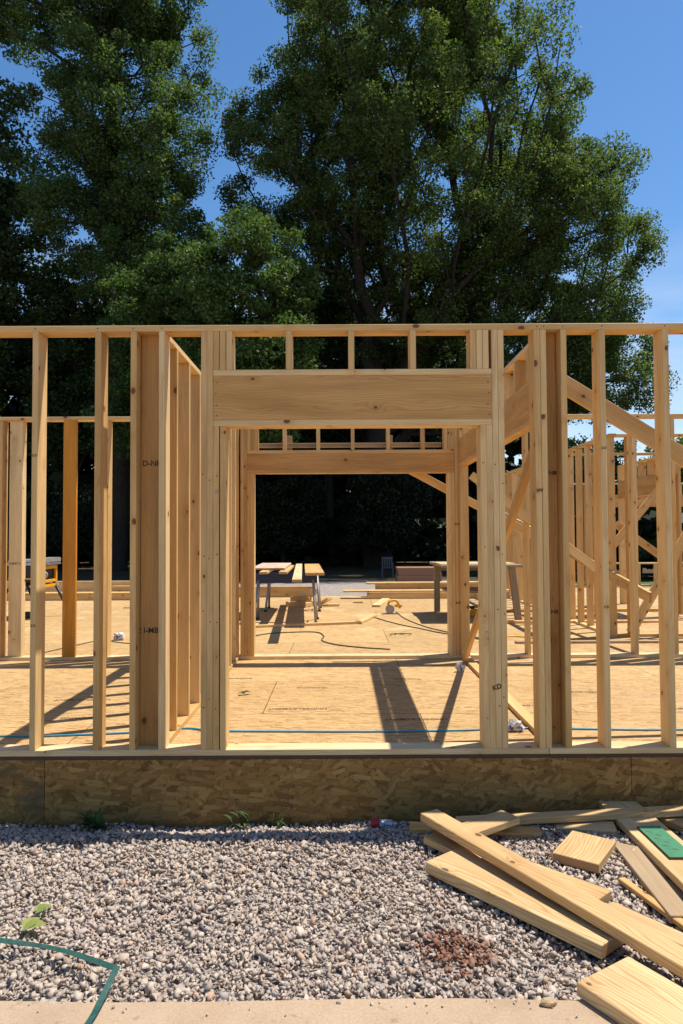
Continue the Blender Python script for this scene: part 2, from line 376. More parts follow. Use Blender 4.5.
def box(name, parent, x0, x1, y0, y1, z0, z1, mat=None, bev=0.0025):
    """axis-aligned board; the grain follows the longest side"""
    d = (x1 - x0, y1 - y0, z1 - z0); c = Vector(((x0 + x1) / 2, (y0 + y1) / 2, (z0 + z1) / 2))
    k = max(range(3), key=lambda i: d[i]); rest = [i for i in range(3) if i != k]
    wi, ti = sorted(rest, key=lambda i: -d[i])
    e = [Vector((1, 0, 0)), Vector((0, 1, 0)), Vector((0, 0, 1))]
    return board(name, parent, c - e[k] * d[k] / 2, c + e[k] * d[k] / 2, d[wi], d[ti], e[wi], mat, bev)

def tube_bm(bm, pts, r, sides=8, cap=True):
    pts = [Vector(p) for p in pts]; prev = None; n0 = None
    for i, p in enumerate(pts):
        d = (pts[min(i + 1, len(pts) - 1)] - pts[max(i - 1, 0)]).normalized()
        ref = n0 if n0 is not None else (Vector((0, 0, 1)) if abs(d.z) < 0.9 else Vector((1, 0, 0)))
        u = (ref - d * ref.dot(d)).normalized(); n0 = u; v = d.cross(u)
        rad = r[i] if isinstance(r, (list, tuple)) else r
        ring = [bm.verts.new(p + (u * math.cos(2 * math.pi * k / sides) + v * math.sin(2 * math.pi * k / sides)) * rad) for k in range(sides)]
        if prev:
            for k in range(sides): bm.faces.new((prev[k], prev[(k + 1) % sides], ring[(k + 1) % sides], ring[k])).smooth = True
        elif cap: bm.faces.new(ring[::-1])
        prev = ring
    if cap: bm.faces.new(prev)
def box_bm(bm, x0, x1, y0, y1, z0, z1, bev=0.0, rot=None):
    r = bmesh.ops.create_cube(bm, size=1.0); vs = r['verts']
    for v in vs: v.co = Vector(((x0 + x1) / 2 + v.co.x * (x1 - x0), (y0 + y1) / 2 + v.co.y * (y1 - y0), (z0 + z1) / 2 + v.co.z * (z1 - z0)))
    if rot is not None:
        c = Vector(((x0 + x1) / 2, (y0 + y1) / 2, (z0 + z1) / 2))
        for v in vs: v.co = c + rot @ (v.co - c)
    if bev:
        es = list({e for v in vs for e in v.link_edges})
        bmesh.ops.bevel(bm, geom=es, offset=bev, segments=2, affect='EDGES')
def cyl_bm(bm, p0, p1, r, sides=16): tube_bm(bm, [p0, p1], r, sides)
def mesh_of(name, bm, mat, parent=None, loc=None, smooth=False):
    bmesh.ops.recalc_face_normals(bm, faces=bm.faces[:])
    me = bpy.data.meshes.new(name); bm.to_mesh(me); bm.free()
    if smooth:
        for p in me.polygons: p.use_smooth = True
    return link(name, me, mat, parent, loc)
def curve_pts(pts, n=8):
    """Catmull-Rom through the points"""
    P_ = [Vector(p) for p in pts]; P_ = [P_[0] * 2 - P_[1]] + P_ + [P_[-1] * 2 - P_[-2]]; out = []
    for i in range(1, len(P_) - 2):
        a_, b_, c_, d_ = P_[i - 1], P_[i], P_[i + 1], P_[i + 2]
        for k in range(n):
            t = k / n
            out.append(0.5 * ((2 * b_) + (c_ - a_) * t + (2 * a_ - 5 * b_ + 4 * c_ - d_) * t * t + (3 * b_ - a_ - 3 * c_ + d_) * t ** 3))
    out.append(P_[-2]); return out
def ink(parent, text, loc, size, rot, mat=None, name='ink_stamp', sxy=(1, 1)):
    cu = bpy.data.curves.new('txt', 'FONT'); cu.body = text; cu.size = size; cu.align_x = 'CENTER'; cu.align_y = 'CENTER'; cu.offset = size * 0.025
    tmp = bpy.data.objects.new('txt', cu); COL.objects.link(tmp)
    dg = bpy.context.evaluated_depsgraph_get(); dg.update()
    me = bpy.data.meshes.new_from_object(tmp.evaluated_get(dg)); me.name = name
    bpy.data.objects.remove(tmp)
    M = Matrix.Translation(Vector(loc) - origin(parent)) @ rot.to_4x4() @ Matrix.Diagonal((sxy[0], sxy[1], 1, 1))
    me.transform(M)
    me.materials.clear()
    return link(name, me, mat or INK, parent)
RX90 = Matrix.Rotation(R(90), 3, 'X')

T = 0.038; H = 2.734; HP = H - T
def jit(s=0.002): return random.uniform(-s, s)
def stud(p, name, x0, y0, y1, z0=T, z1=HP, w=T, mat=None):
    dy = jit(0.0015)
    xc = x0 + w / 2; ym = (y0 + y1) / 2 + dy; ln = jit(0.0025) if name == 'stud' else 0.0
    return board(name, p, (xc - ln, ym, z0), (xc + ln, ym, z1), y1 - y0, w, (0, 1, 0), mat)

# ------------------------------------------------------------------ ground
G = -0.31
def ground_sheet():
    xs = [-900, -200, -60, -25, -8, 8, 25, 60, 200, 900]
    ys = [-300, -60, -20, -6, 0.0, 12, 23, 30, 45, 80, 200, 1200]
    v = [(x, y, -0.47 if y > -1 else -0.47) for y in ys for x in xs]; n = len(xs)
    f = [(j * n + i, j * n + i + 1, (j + 1) * n + i + 1, (j + 1) * n + i) for j in range(len(ys) - 1) for i in range(n - 1)]
    me = bpy.data.meshes.new('ground'); me.from_pydata(v, [], f)
    o = link('ground', me, GROUND); o['kind'] = 'structure'
ground_sheet()
def bed_z(x, y):
    """surface of the gravel bed: flat, dropping to the rim board"""
    t = np.clip((y + 0.50) / 0.46, 0, 1)
    z = -0.318 - 0.105 * t * t * (3 - 2 * t)
    return z + 0.012 * np.sin(x * 3.1 + 1.0) * np.cos(y * 4.3) + 0.008 * np.sin(x * 7.7 + y * 5.0)
bm = bmesh.new()
nx, ny = 180, 24
gv = [[bm.verts.new((-12 + 24 * i / nx, -1.9 + 1.885 * j / ny, float(bed_z(-12 + 24 * i / nx, -1.9 + 1.885 * j / ny)) - 0.015)) for i in range(nx + 1)] for j in range(ny + 1)]
for j in range(ny):
    for i in range(nx): bm.faces.new((gv[j][i], gv[j][i + 1], gv[j + 1][i + 1], gv[j + 1][i]))
o = mesh_of('gravel_bed', bm, GROUND, smooth=True); o['kind'] = 'structure'
bm = bmesh.new()
pv = []; NP = 60
front = [(-13 + 26 * i / NP, -1.868 + 0.010 * math.sin(i * 1.7) + 0.008 * random.uniform(-1, 1)) for i in range(NP + 1)]
top = [bm.verts.new((x, y, G)) for x, y in front]; low = [bm.verts.new((x, y + 0.006, G - 0.16)) for x, y in front]
back = [bm.verts.new((x, -22.0, G)) for x, y in front]
for i in range(NP):
    bm.faces.new((back[i], back[i + 1], top[i + 1], top[i])); bm.faces.new((top[i], top[i + 1], low[i + 1], low[i]))
o = mesh_of('pavement', bm, CONC); o['kind'] = 'structure'

def make_gravel():
    """angular stones: convex hulls of random points, several layers deep"""
    shapes = []
    for k in range(14):
        b = bmesh.new()
        for _ in range(8):
            d = Vector((random.gauss(0, 1), random.gauss(0, 1), random.gauss(0, 1))).normalized() * random.uniform(0.75, 1.1)
            b.verts.new((d.x * 0.56, d.y * 0.48, d.z * 0.42))
        h = bmesh.ops.convex_hull(b, input=b.verts[:])
        bmesh.ops.delete(b, geom=[v for v in b.verts if not v.link_faces], context='VERTS')
        b.verts.index_update(); bmesh.ops.triangulate(b, faces=b.faces[:])
        shapes.append((np.array([v.co[:] for v in b.verts]), np.array([[v.index for v in f.verts] for f in b.faces]))); b.free()
    N = 60000
    X = rng.uniform(-3.7, 3.7, N); Y = rng.uniform(-1.885, -0.02, N)
    sz = np.clip(rng.lognormal(math.log(0.0230), 0.42, N), 0.008, 0.054)
    Z = bed_z(X, Y) + rng.uniform(-0.014, 0.013, N) - sz * 0.1
    edge = Y < -1.84; Z[edge] -= 0.012
    # a few strays on the concrete
    ns = 46
    X[:ns] = rng.uniform(-1.9, 1.9, ns); Y[:ns] = -1.885 - np.abs(rng.normal(0, 0.03, ns)); sz[:ns] = rng.uniform(0.006, 0.017, ns); Z[:ns] = G + sz[:ns] * 0.25
    which = rng.integers(0, len(shapes), N)
    VV = []; FF = []; base = 0
    for k, (sv, sf) in enumerate(shapes):
        idx = np.where(which == k)[0]; m = len(idx)
        q = rng.normal(size=(m, 4)); q[:, 1:3] *= 0.45; q /= np.linalg.norm(q, axis=1)[:, None]
        w, x, y, z = q.T
        Rm = np.stack([1 - 2 * (y * y + z * z), 2 * (x * y - z * w), 2 * (x * z + y * w), 2 * (x * y + z * w), 1 - 2 * (x * x + z * z), 2 * (y * z - x * w),
                       2 * (x * z - y * w), 2 * (y * z + x * w), 1 - 2 * (x * x + y * y)], 1).reshape(m, 3, 3)
        v = np.einsum('mij,kj->mki', Rm, sv) * sz[idx][:, None, None] + np.stack([X[idx], Y[idx], Z[idx]], 1)[:, None, :]
        VV.append(v.reshape(-1, 3))
        FF.append((sf[None] + (base + np.arange(m) * len(sv))[:, None, None]).reshape(-1, 3)); base += m * len(sv)
    VV = np.concatenate(VV); FF = np.concatenate(FF)
    me = bpy.data.meshes.new('gravel'); me.vertices.add(len(VV)); me.vertices.foreach_set('co', VV.astype(np.float32).ravel())
    me.loops.add(FF.size); me.loops.foreach_set('vertex_index', FF.astype(np.int32).ravel())
    me.polygons.add(len(FF)); me.polygons.foreach_set('loop_start', np.arange(0, FF.size, 3, dtype=np.int32))
    me.update(calc_edges=True)
    o = link('gravel', me, STONE); o['kind'] = 'stuff'
    o['label'] = 'grey and tan crushed stone spread along the foot of the rim board'
make_gravel()

# ------------------------------------------------------------------ floor deck
deck = thing('floor_deck', 'raised plywood coloured floor platform with strand board rim above the gravel', 'floor deck', (0, 0, -0.47))
bm = bmesh.new(); oz = 0.47
box_bm(bm, -8, 3.2, 0.013, 11.7, -0.019 + oz, 0 + oz); box_bm(bm, 3.2, 11, 0.013, 14.6, -0.019 + oz, 0 + oz)
bm.faces.ensure_lookup_table()
mesh_of('subfloor', bm, FLOOR, deck)
box('sheet_edge', deck, -8, 11, 0.004, 0.0128, -0.021, -0.001, EDGE, 0.001)
def rim(x0, x1, mat, dy=0.0):
    o = box('rim_panel', deck, x0, x1, 0.0 + dy, 0.03 + dy, -0.465, -0.022, mat, 0.0015); return o
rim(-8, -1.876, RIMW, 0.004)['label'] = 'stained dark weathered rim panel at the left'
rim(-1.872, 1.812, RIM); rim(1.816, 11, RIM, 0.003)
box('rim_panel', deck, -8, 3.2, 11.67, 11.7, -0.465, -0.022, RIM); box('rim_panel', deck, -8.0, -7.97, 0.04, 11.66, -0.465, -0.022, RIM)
FLAT = Matrix.Identity(3)
for tx, x, y, s, fl in (('UNDERLAYMENT', -0.36, 1.20, 0.085, 1), ('UNDERLAYMENT', 0.55, 0.86, 0.085, 1), ('EXPOSURE', -1.0, 2.42, 0.075, 1), ('FLOORING', -0.28, 1.98, 0.075, 1),
                        ('FLOORING', 0.62, 2.35, 0.075, 1), ('UNDERLAYMENT', 1.32, 1.28, 0.08, 1), ('UNDERLAYMENT', 2.1, 1.75, 0.085, 1), ('EXPOSURE', 2.7, 1.15, 0.085, 1),
                        ('UNDERLAYMENT', -2.2, 1.55, 0.085, 1), ('FLOORING', -2.0, 0.95, 0.085, 1), ('EXPOSURE', -1.75, 2.2, 0.08, 1)):
    ink(deck, tx, (x, y, 0.0015), s, Matrix.Rotation(R(180), 3, 'Z'), FINK, 'printed_mark', (0.72, 0.8))

# ------------------------------------------------------------------ front wall
w1 = thing('stud_wall', 'front framed wall with a wide headed doorway, standing on the rim edge', 'framed wall', (0, 0, 0), 'framed walls of the unfinished house')
Y0, Y1 = 0.001, 0.141
box('bottom_plate', w1, -5.0, 1.298, Y0, Y1, 0.001, T, PALE); box('bottom_plate', w1, 1.301, 5.0, Y0, Y1, 0.001, T, PALE)  # paler lumber puts the sunlit look of the plate into its colour
box('top_plate', w1, -5.0, 5.0, Y0, Y1, HP, H)
for x in (-4.41, -4.0, -3.59, -3.19, -2.785, -2.378, -1.973, -1.573): stud(w1, 'stud', x, Y0, Y1)
for x in (1.655, 2.063, 2.47, 2.876, 3.283, 3.69, 4.10, 4.5): stud(w1, 'stud', x, Y0, Y1)
stud(w1, 'stud', -1.345, Y0, Y1); stud(w1, 'stud', -1.163, Y0, Y1)
box('backer_stud', w1, -1.305, -1.165, Y1 - T, Y1, T, HP, BACKM)
stud(w1, 'stud', 1.239, Y0, Y1); stud(w1, 'stud', 1.279, Y0, Y1); stud(w1, 'stud', 1.407, Y0, Y1)
box('backer_stud', w1, 1.318, 1.406, Y1 - T, Y1, T, HP, BACKM)
for x in (-0.894, -0.856, 0.966, 1.005): stud(w1, 'king_stud', x, Y0, Y1)
ZB = 2.083
for x in (-0.817, -0.773, 0.889, 0.927): stud(w1, 'jack_stud', x, Y0, Y1, T, ZB)
xa, xb = -0.817, 0.965
box('header_plate', w1, xa, xb, Y0, Y1, ZB, ZB + T)
box('header', w1, xa, xb, Y0 + 0.001, Y0 + T, ZB + T, ZB + T + 0.286, HEADM); box('header', w1, xa, xb, Y0 + T, Y0 + 2 * T, ZB + T, ZB + T + 0.286, HEADM)
box('header', w1, xa, xb, Y1 - T, Y1, ZB + T, ZB + T + 0.286, HEADM)
ZC = ZB + T + 0.286
box('header_plate', w1, xa, xb, Y0, Y1, ZC, ZC + T)
for x in (-0.817, -0.775, -0.734, -0.352, 0.049, 0.444, 0.829, 0.869, 0.909): stud(w1, 'cripple_stud', x, Y0, Y1, ZC + T, HP)
for x, z, tx in ((-1.235, 1.855, '2 D-NB 2'), (-1.235, 0.773, '2 I-MB 2'), (1.362, 1.78, '2 NB'), (1.362, 0.88, '2 NB')):
    ink(w1, tx, (x, Y1 - T - 0.0015, z), 0.05 if x < 0 else 0.035, RX90)
for x, z in ((1.674, 1.93), (1.674, 0.92), (-1.954, 1.9), (-1.954, 0.82)):
    ink(w1, '2 D', (x, Y0 - 0.0035, z), 0.021, RX90)
ink(w1, 'KD', (0.975, Y0 - 0.0035, 0.42), 0.042, RX90 @ Matrix.Rotation(R(18), 3, 'Z')); ink(w1, 'SPF', (1.262, Y0 - 0.0035, 1.66), 0.03, RX90)
bm = bmesh.new(); cyl_bm(bm, (-0.792, -0.006, 1.663), (-0.792, 0.004, 1.663), 0.011, 10)
mesh_of('nail_cap', bm, GALV, w1)

NAILM = plain('nail_steel', (0.10, 0.085, 0.07), 0.5, 0.5, 0.6)
def nail(p, x, y, z):
    bm = bmesh.new(); cyl_bm(bm, (x, y + 0.004, z), (x, y - 0.0012, z), 0.0042, 8); mesh_of('nail', bm, NAILM, p)
for z in (2.15, 2.215, 2.29, 2.36):
    nail(w1, -0.795 + jit(0.006), Y0, z); nail(w1, 0.942 + jit(0.006), Y0, z)
for x in (-0.875, -0.837, 0.985, 1.024, -0.798, 0.908):
    for z in (0.3, 0.82, 1.3, 1.78): nail(w1, x + jit(0.007), Y0 - 0.0015, z + jit(0.09))
for x in (-1.955, -1.555, -1.326, -1.144, 1.258, 1.298, 1.426, 1.674, 2.082): nail(w1, x + jit(0.006), Y0, HP + 0.019)
# ------------------------------------------------------------------ second wall
w3 = thing('stud_wall', 'second framed wall across the deck with the farther doorway in it', 'framed wall', (0, 3.46, 0), 'framed walls of the unfinished house')
A0, A1 = 3.46, 3.60
box('bottom_plate', w3, -7.5, 1.42, A0, A1, 0.001, T, PALE); box('bottom_plate', w3, 1.43, 7.0, A0, A1, 0.001, T, PALE)  # pale colour stands in for sun on this plate too
box('top_plate', w3, -7.5, 7.0, A0, A1, HP, H)
for x in (-6.7, -6.29, -5.88, -5.48, -5.07, -4.66, -4.26, -3.853, -2.66, -2.25, -1.84, -1.43): stud(w3, 'stud', x, A0, A1)
for i in range(3): pass
box('built_up_post', w3, -3.752, -3.605, A0 + 0.04, A1, T, HP)
box('strand_post', w3, -3.129, -2.983, A0, A0 + 0.045, T, HP, ORANGE)
for x in (-1.136, -1.098, -1.059, -1.021): stud(w3, 'jack_stud' if x > -1.08 else 'king_stud', x, A0, A1, T, ZB if x > -1.08 else HP)
for x in (1.197, 1.236, 1.276, 1.316): stud(w3, 'jack_stud' if x < 1.25 else 'king_stud', x, A0, A1, T, ZB if x < 1.25 else HP)
xa, xb = -1.059, 1.274
box('header_plate', w3, xa, xb, A0, A1, ZB, ZB + T)
box('header', w3, xa, xb, A0 + 0.001, A0 + T, ZB + T, ZB + T + 0.184, HEADM); box('header', w3, xa, xb, A1 - T, A1 - 0.001, ZB + T, ZB + T + 0.184, HEADM)
ZD = ZB + T + 0.184
box('header_plate', w3, xa, xb, A0, A1, ZD, ZD + T)
for x in (-1.058, -1.018, -0.98, -0.66, -0.28, 0.112, 0.512, 0.905, 1.16, 1.2, 1.237): stud(w3, 'cripple_stud', x, A0, A1, ZD + T, HP)
for x in (2.07, 3.72, 4.13, 4.53, 4.94, 5.35, 5.76, 6.2): stud(w3, 'stud', x, A0, A1)
stud(w3, 'prop_stud', 3.275, A0, A1, T, 2.62)
board('blocking', w3, (-0.95, A1 + 0.020, 2.415), (1.15, A1 + 0.020, 2.415), 0.05, 0.036, (0, 0, 1), DULLW)
for x in (-0.60, 0.56): board('blocking', w3, (x, A1 + 0.058, 2.36), (x + 0.004, A1 + 0.058, 2.53), 0.06, 0.036, (1, 0, 0), DULLW, skew=0)
for x, z in ((-3.68, 1.08), (1.334, 1.5), (1.334, 0.62)): ink(w3, 'S-DRY 2', (x, A0 + (0.0385 if x < 0 else -0.003), z), 0.035, RX90)

# ------------------------------------------------------------------ left inner wall
w2 = thing('stud_wall', 'left inner partition of closely seen studs joining the front wall to the second wall', 'framed wall', (-1.22, 0.15, 0), 'framed walls of the unfinished house')
B0, B1 = -1.29, -1.15
box('bottom_plate', w2, B0, B1, 0.143, 3.458, 0.001, T); box('top_plate', w2, B0, B1, 0.143, 3.458, HP, H)
for y in (0.145, 0.444, 0.847, 1.25, 1.655, 2.06, 2.465, 2.87, 3.19, 3.418):
    box('stud', w2, B0, B1, y, y + T, T, HP)

# ------------------------------------------------------------------ right inner wall with the long header
w4 = thing('stud_wall', 'right inner wall with one long header over an open side', 'framed wall', (1.37, 0.15, 0), 'framed walls of the unfinished house')
C0, C1 = 1.325, 1.414
box('bottom_plate', w4, C0, C1, 0.143, 3.458, 0.001, T); box('top_plate', w4, C0, C1, 0.143, 3.458, HP, H)
ZE = 2.15
for y in (0.145, 0.184): box('jack_stud', w4, C0, C1, y, y + T, T, ZE)
for y in (3.38, 3.419): box('jack_stud', w4, C0, C1, y, y + T, T, ZE)
box('header_plate', w4, C0, C1, 0.145, 3.457, ZE, ZE + T)
box('header', w4, C0 + 0.001, C0 + T, 0.145, 3.457, ZE + T, ZE + T + 0.235, HEADM); box('header', w4, C1 - T, C1 - 0.001, 0.145, 3.457, ZE + T, ZE + T + 0.235, HEADM)
box('header_plate', w4, C0, C1, 0.145, 3.457, ZE + T + 0.235, ZE + 2 * T + 0.235)
for y in (0.145, 0.42, 0.46, 0.50, 0.82, 0.86, 1.24, 1.63, 2.03, 2.43, 2.83, 3.2, 3.419): box('cripple_stud', w4, C0, C1, y, y + T, ZE + 2 * T + 0.235, HP)
board('brace', w4, (1.303, 0.16, 2.02), (1.303, 3.10, 0.06), 0.089, T, (0, 1, 1), LUM)
board('brace', w4, (1.45, 3.42, 2.05), (2.9, 3.42 - 0.02, 0.95), 0.089, T, (0, 0, 1), LUM)
board('brace', w4, (1.435, 0.70, 2.62), (5.6, 0.70, 0.02), 0.128, T, (0, 0, 1), LUM)
board('brace', w4, (0.72, 3.66, 2.17), (2.3, 3.66, 1.32), 0.089, T, (0, 0, 1), LUM)

# ------------------------------------------------------------------ right rooms
w5 = thing('stud_wall', 'tall partition of many studs running deep along the right room', 'framed wall', (3.65, 5.1, 0), 'framed walls of the unfinished house')
D0, D1 = 3.605, 3.700
box('bottom_plate', w5, D0, D1, 5.19, 12.8, 0.001, T); box('top_plate', w5, D0, D1, 5.0, 12.8, HP, H)
y = 5.55
while y < 12.7:
    box('stud', w5, D0, D1, y, y + T, T, HP); y += 0.4064
box('built_up_post', w5, 3.56, 3.695, 5.06, 5.188, 0.001, HP)
board('brace', w5, (3.575, 11.2, 1.83), (3.575, 3.75, 0.64), 0.13, T, (0, 0, 1), LUM)
for i in range(3):
    pass
w6 = thing('stud_wall', 'cross wall at the near end of the deep right partition', 'framed wall', (5, 5.1, 0), 'framed walls of the unfinished house')
E0, E1 = 5.06, 5.149
box('bottom_plate', w6, 3.70, 9.0, E0, E1, 0.001, T); box('top_plate', w6, 3.70, 9.0, E0, E1, HP, H)
for x in (3.86, 3.955, 4.42, 4.84, 5.24, 5.65, 6.06, 6.47, 6.9, 7.3): stud(w6, 'stud', x, E0, E1)
board('brace', w6, (3.86, E0 - 0.022, 0.06), (4.95, E0 - 0.022, 1.9), 0.12, T, (1, 0, -0.3), LUM)
w7 = thing('stud_wall', 'farther cross wall behind the right partition with slanted braces', 'framed wall', (5.2, 7.3, 0), 'framed walls of the unfinished house')
F0, F1 = 7.30, 7.389
box('bottom_plate', w7, 3.70, 4.6, F0, F1, 0.001, T); box('top_plate', w7, 3.70, 9.5, F0, F1, HP, H)
for x in (3.72, 4.10, 4.21, 4.52, 5.62, 6.1, 6.5, 7.3, 7.75): stud(w7, 'stud', x, F0, F1)
board('brace', w7, (4.3, F0 - 0.022, 0.95), (5.7, F0 - 0.022, 2.62), 0.12, T, (1, 0, -0.6), LUM)
board('brace', w7, (4.6, F1 + 0.022, 1.55), (6.4, F1 + 0.022, 0.25), 0.12, T, (0, 0, 1), LUM)
w8 = thing('stud_wall', 'side wall with a short header and cripples at the far right', 'framed wall', (5.5, 8, 0), 'framed walls of the unfinished house')
G0, G1 = 5.50, 5.64
box('top_plate', w8, G0, G1, 7.41, 9.6, HP, H); box('header', w8, G0, G1, 7.41, 9.6, 2.08, 2.42, HEADM)
for y in (7.41, 7.45, 9.52, 9.56): box('jack_stud', w8, G0, G1, y, y + T, 0.001, 2.08)
for y in (7.41, 7.8, 8.2, 8.6, 9.0, 9.56): box('cripple_stud', w8, G0, G1, y, y + T, 2.42, HP)
w9 = thing('stud_wall', 'outermost far right wall with an open window above a low sill', 'framed wall', (8, 14.3, 0), 'framed walls of the unfinished house')
I0, I1 = 14.3, 14.44
box('bottom_plate', w9, 3.6, 10.8, I0, I1, 0.001, T); box('top_plate', w9, 3.6, 10.8, I0, I1, HP, H)
box('window_sill', w9, 6.5, 9.5, I0, I1, 0.58, 0.62); box('header', w9, 6.5, 9.5, I0, I1, 2.1, 2.42, HEADM)
for x in (6.52, 7.0, 7.45, 7.86, 8.3, 8.75, 9.4): stud(w9, 'cripple_stud', x, I0, I1, T, 0.58)
for x in (7.0, 7.4, 7.8, 8.2, 8.6, 9.0): stud(w9, 'cripple_stud', x, I0, I1, 2.42, HP)
for x in (3.7, 4.1, 4.5, 4.9, 5.3, 5.7, 6.1, 6.46, 9.5, 9.9, 10.4): stud(w9, 'stud', x, I0, I1)

# ------------------------------------------------------------------ offcut pile in the foreground
def pile(name, label, p0, p1, w, t, mat=None, cat='board', tilt=0.0, skew=0.0, group=None):
    """p0, p1: middle of the top face at the two ends"""
    p0 = Vector(p0); p1 = Vector(p1); ax = (p1 - p0).normalized()
    wd = Vector((0, 0, 1)).cross(ax).normalized(); up = ax.cross(wd)
    o = board(name, None, p0 - up * t / 2, p1 - up * t / 2, w, t, wd, mat or PINE, 0.003, twist=tilt, skew=skew)
    return tag(o, label, cat, group or ('offcuts heaped on the gravel' if p0.z < 0 else None))
pile('long_board', 'long narrow pale board lying topmost, slanting over the offcut pile to the corner', (0.481, -0.47, -0.166), (1.45, -2.10, -0.208), 0.118, 0.045)
pile('wide_board', 'broad thick pale plank with bold grain lying on gravel under the long slanting board', (0.505, -0.822, -0.252), (1.118, -1.560, -0.250), 0.245, 0.056, PINE)
pile('short_board', 'short board whose sawn end sticks out left between the broad plank and the topmost board', (0.487, -0.535, -0.262), (0.78, -0.85, -0.29), 0.135, T)
pile('short_board', 'narrow board on the right of the topmost board, its cut end facing the square block', (0.75, -0.80, -0.255), (1.172, -1.265, -0.240), 0.135, T)
pile('short_board', 'short half shaded board crossing under the topmost board towards the rim', (0.958, -0.395, -0.212), (0.585, -0.655, -0.214), 0.14, T)
pile('rough_board', 'shaded rough edged board lying flat along the rim at the pile\'s left end', (0.385, -0.345, -0.292), (1.12, -0.43, -0.294), 0.10, 0.062, HEADM, 'board')
pile('narrow_board', 'long narrow stick lying level along the rim across the back of the pile', (0.655, -0.37, -0.250), (2.30, -0.205, -0.244), 0.075, T)
pile('square_block', 'squarish thick plank offcut lying alone on the gravel amid the pile', (1.365, -0.590, -0.256), (1.175, -0.856, -0.260), 0.235, 0.047, PINE, 'offcut')
pile('wide_board', 'wide plank at the right running from the rim towards the viewer under the green strip', (1.725, 0.045, -0.296), (1.660, -1.62, -0.200), 0.235, T)
pile('grey_board', 'greyish dull board leaning half under the wide right plank', (1.530, -0.64, -0.284), (1.500, -1.36, -0.282), 0.15, T, DULLW, 'board', skew=0.55)
pile('grey_board', 'small greyish board end showing behind the half hidden dull board', (1.485, -0.555, -0.312), (1.66, -0.93, -0.315), 0.12, T, DULLW, 'board')
pile('short_board', 'board lying in the wall\'s shadow behind the square block', (1.235, -0.315, -0.300), (1.56, -0.385, -0.29), 0.14, T)
pile('wide_board', 'broad plank on the concrete at the bottom right corner', (0.980, -1.770, -0.2595), (1.42, -2.47, -0.2595), 0.30, 0.05, PINE)
pile('narrow_board', 'narrow board half hidden along the right edge of the topmost board', (1.17, -1.30, -0.262), (1.58, -1.86, -0.255), 0.095, T)
pile('thick_board', 'pale board poking out at the far right behind the green strip', (1.90, -0.12, -0.300), (2.14, -0.76, -0.27), 0.14, T)
pile('short_board', 'short board on the gravel tucked between the square block and the wide right plank', (1.60, -0.45, -0.318), (1.44, -0.60, -0.32), 0.09, T, DULLW)
pile('thin_strip', 'thin pale strip lying on gravel between the dull board and the narrow board', (1.36, -0.98, -0.296), (1.52, -1.62, -0.288), 0.04, 0.022, LUM, 'strip')
gp = thing('coated_strip', 'green coated strip of sheathing lying on the wide right plank', 'sheathing strip', (1.705, -0.70, -0.2525))
bm = bmesh.new()
q = [(-0.060, 0.22, -0.0127), (0.069, 0.22, -0.0127), (0.050, -0.222, 0.0128), (-0.080, -0.222, 0.0128)]
def slab(bm, q, z0, z1):
    lo = [bm.verts.new((x, y, z + z0)) for x, y, z in q]; hi = [bm.verts.new((x, y, z + z1)) for x, y, z in q]
    bm.faces.new(lo[::-1]); bm.faces.new(hi)
    for i in range(4): bm.faces.new((lo[i], lo[(i + 1) % 4], hi[(i + 1) % 4], hi[i]))
slab(bm, q, 0.0015, 0.0105); mesh_of('core', bm, EDGE, gp)
bm = bmesh.new(); slab(bm, [(x * 0.985, y * 0.995, z) for x, y, z in q], 0.0108, 0.0125); mesh_of('green_face', bm, GREENP, gp)
for k in range(6):
    ink(gp, '|', (1.70 + (k % 2) * 0.03 - 0.03, -0.70 + 0.13 - k * 0.05, -0.2525 + 0.0065 + k * 0.0029), 0.03, Matrix.Rotation(R(60), 3, 'Z'), INK, 'ink_mark')

# green strap
st_pts = [(-2.3, -1.42, -0.262), (-1.75, -1.50, -0.262), (-1.386, -1.565, -0.260), (-1.12, -1.645, -0.252), (-0.862, -1.775, -0.246)]
st2 = [(-0.858, -1.765, -0.243), (-0.868, -1.92, -0.272), (-0.885, -2.02, -0.296), (-0.93, -2.3, -0.304)]
bm = bmesh.new()
def ribbon(bm, pts, w, tilt):
    pts = curve_pts(pts, 8); prev = None
    for i, p in enumerate(pts):
        d = (pts[min(i + 1, len(pts) - 1)] - pts[max(i - 1, 0)]).normalized()
        s = d.cross(Vector((0, 0, 1))).normalized(); up = s.cross(d)
        t = tilt + 0.12 * math.sin(i * 0.35)
        s2 = s * math.cos(t) + up * math.sin(t); n2 = up * math.cos(t) - s * math.sin(t)
        ring = [bm.verts.new(p + s2 * a_ * w / 2 + n2 * b_ * 0.0007) for a_, b_ in ((-1, -1), (1, -1), (1, 1), (-1, 1))]
        if prev:
            for k in range(4): bm.faces.new((prev[k], prev[(k + 1) % 4], ring[(k + 1) % 4], ring[k]))
        prev = ring
ribbon(bm, st_pts, 0.023, -0.2); ribbon(bm, st2, 0.023, 0.1)
tag(mesh_of('packing_strap', bm, STRAPG), 'green plastic packing strap folded over the gravel and concrete edge', 'strap')

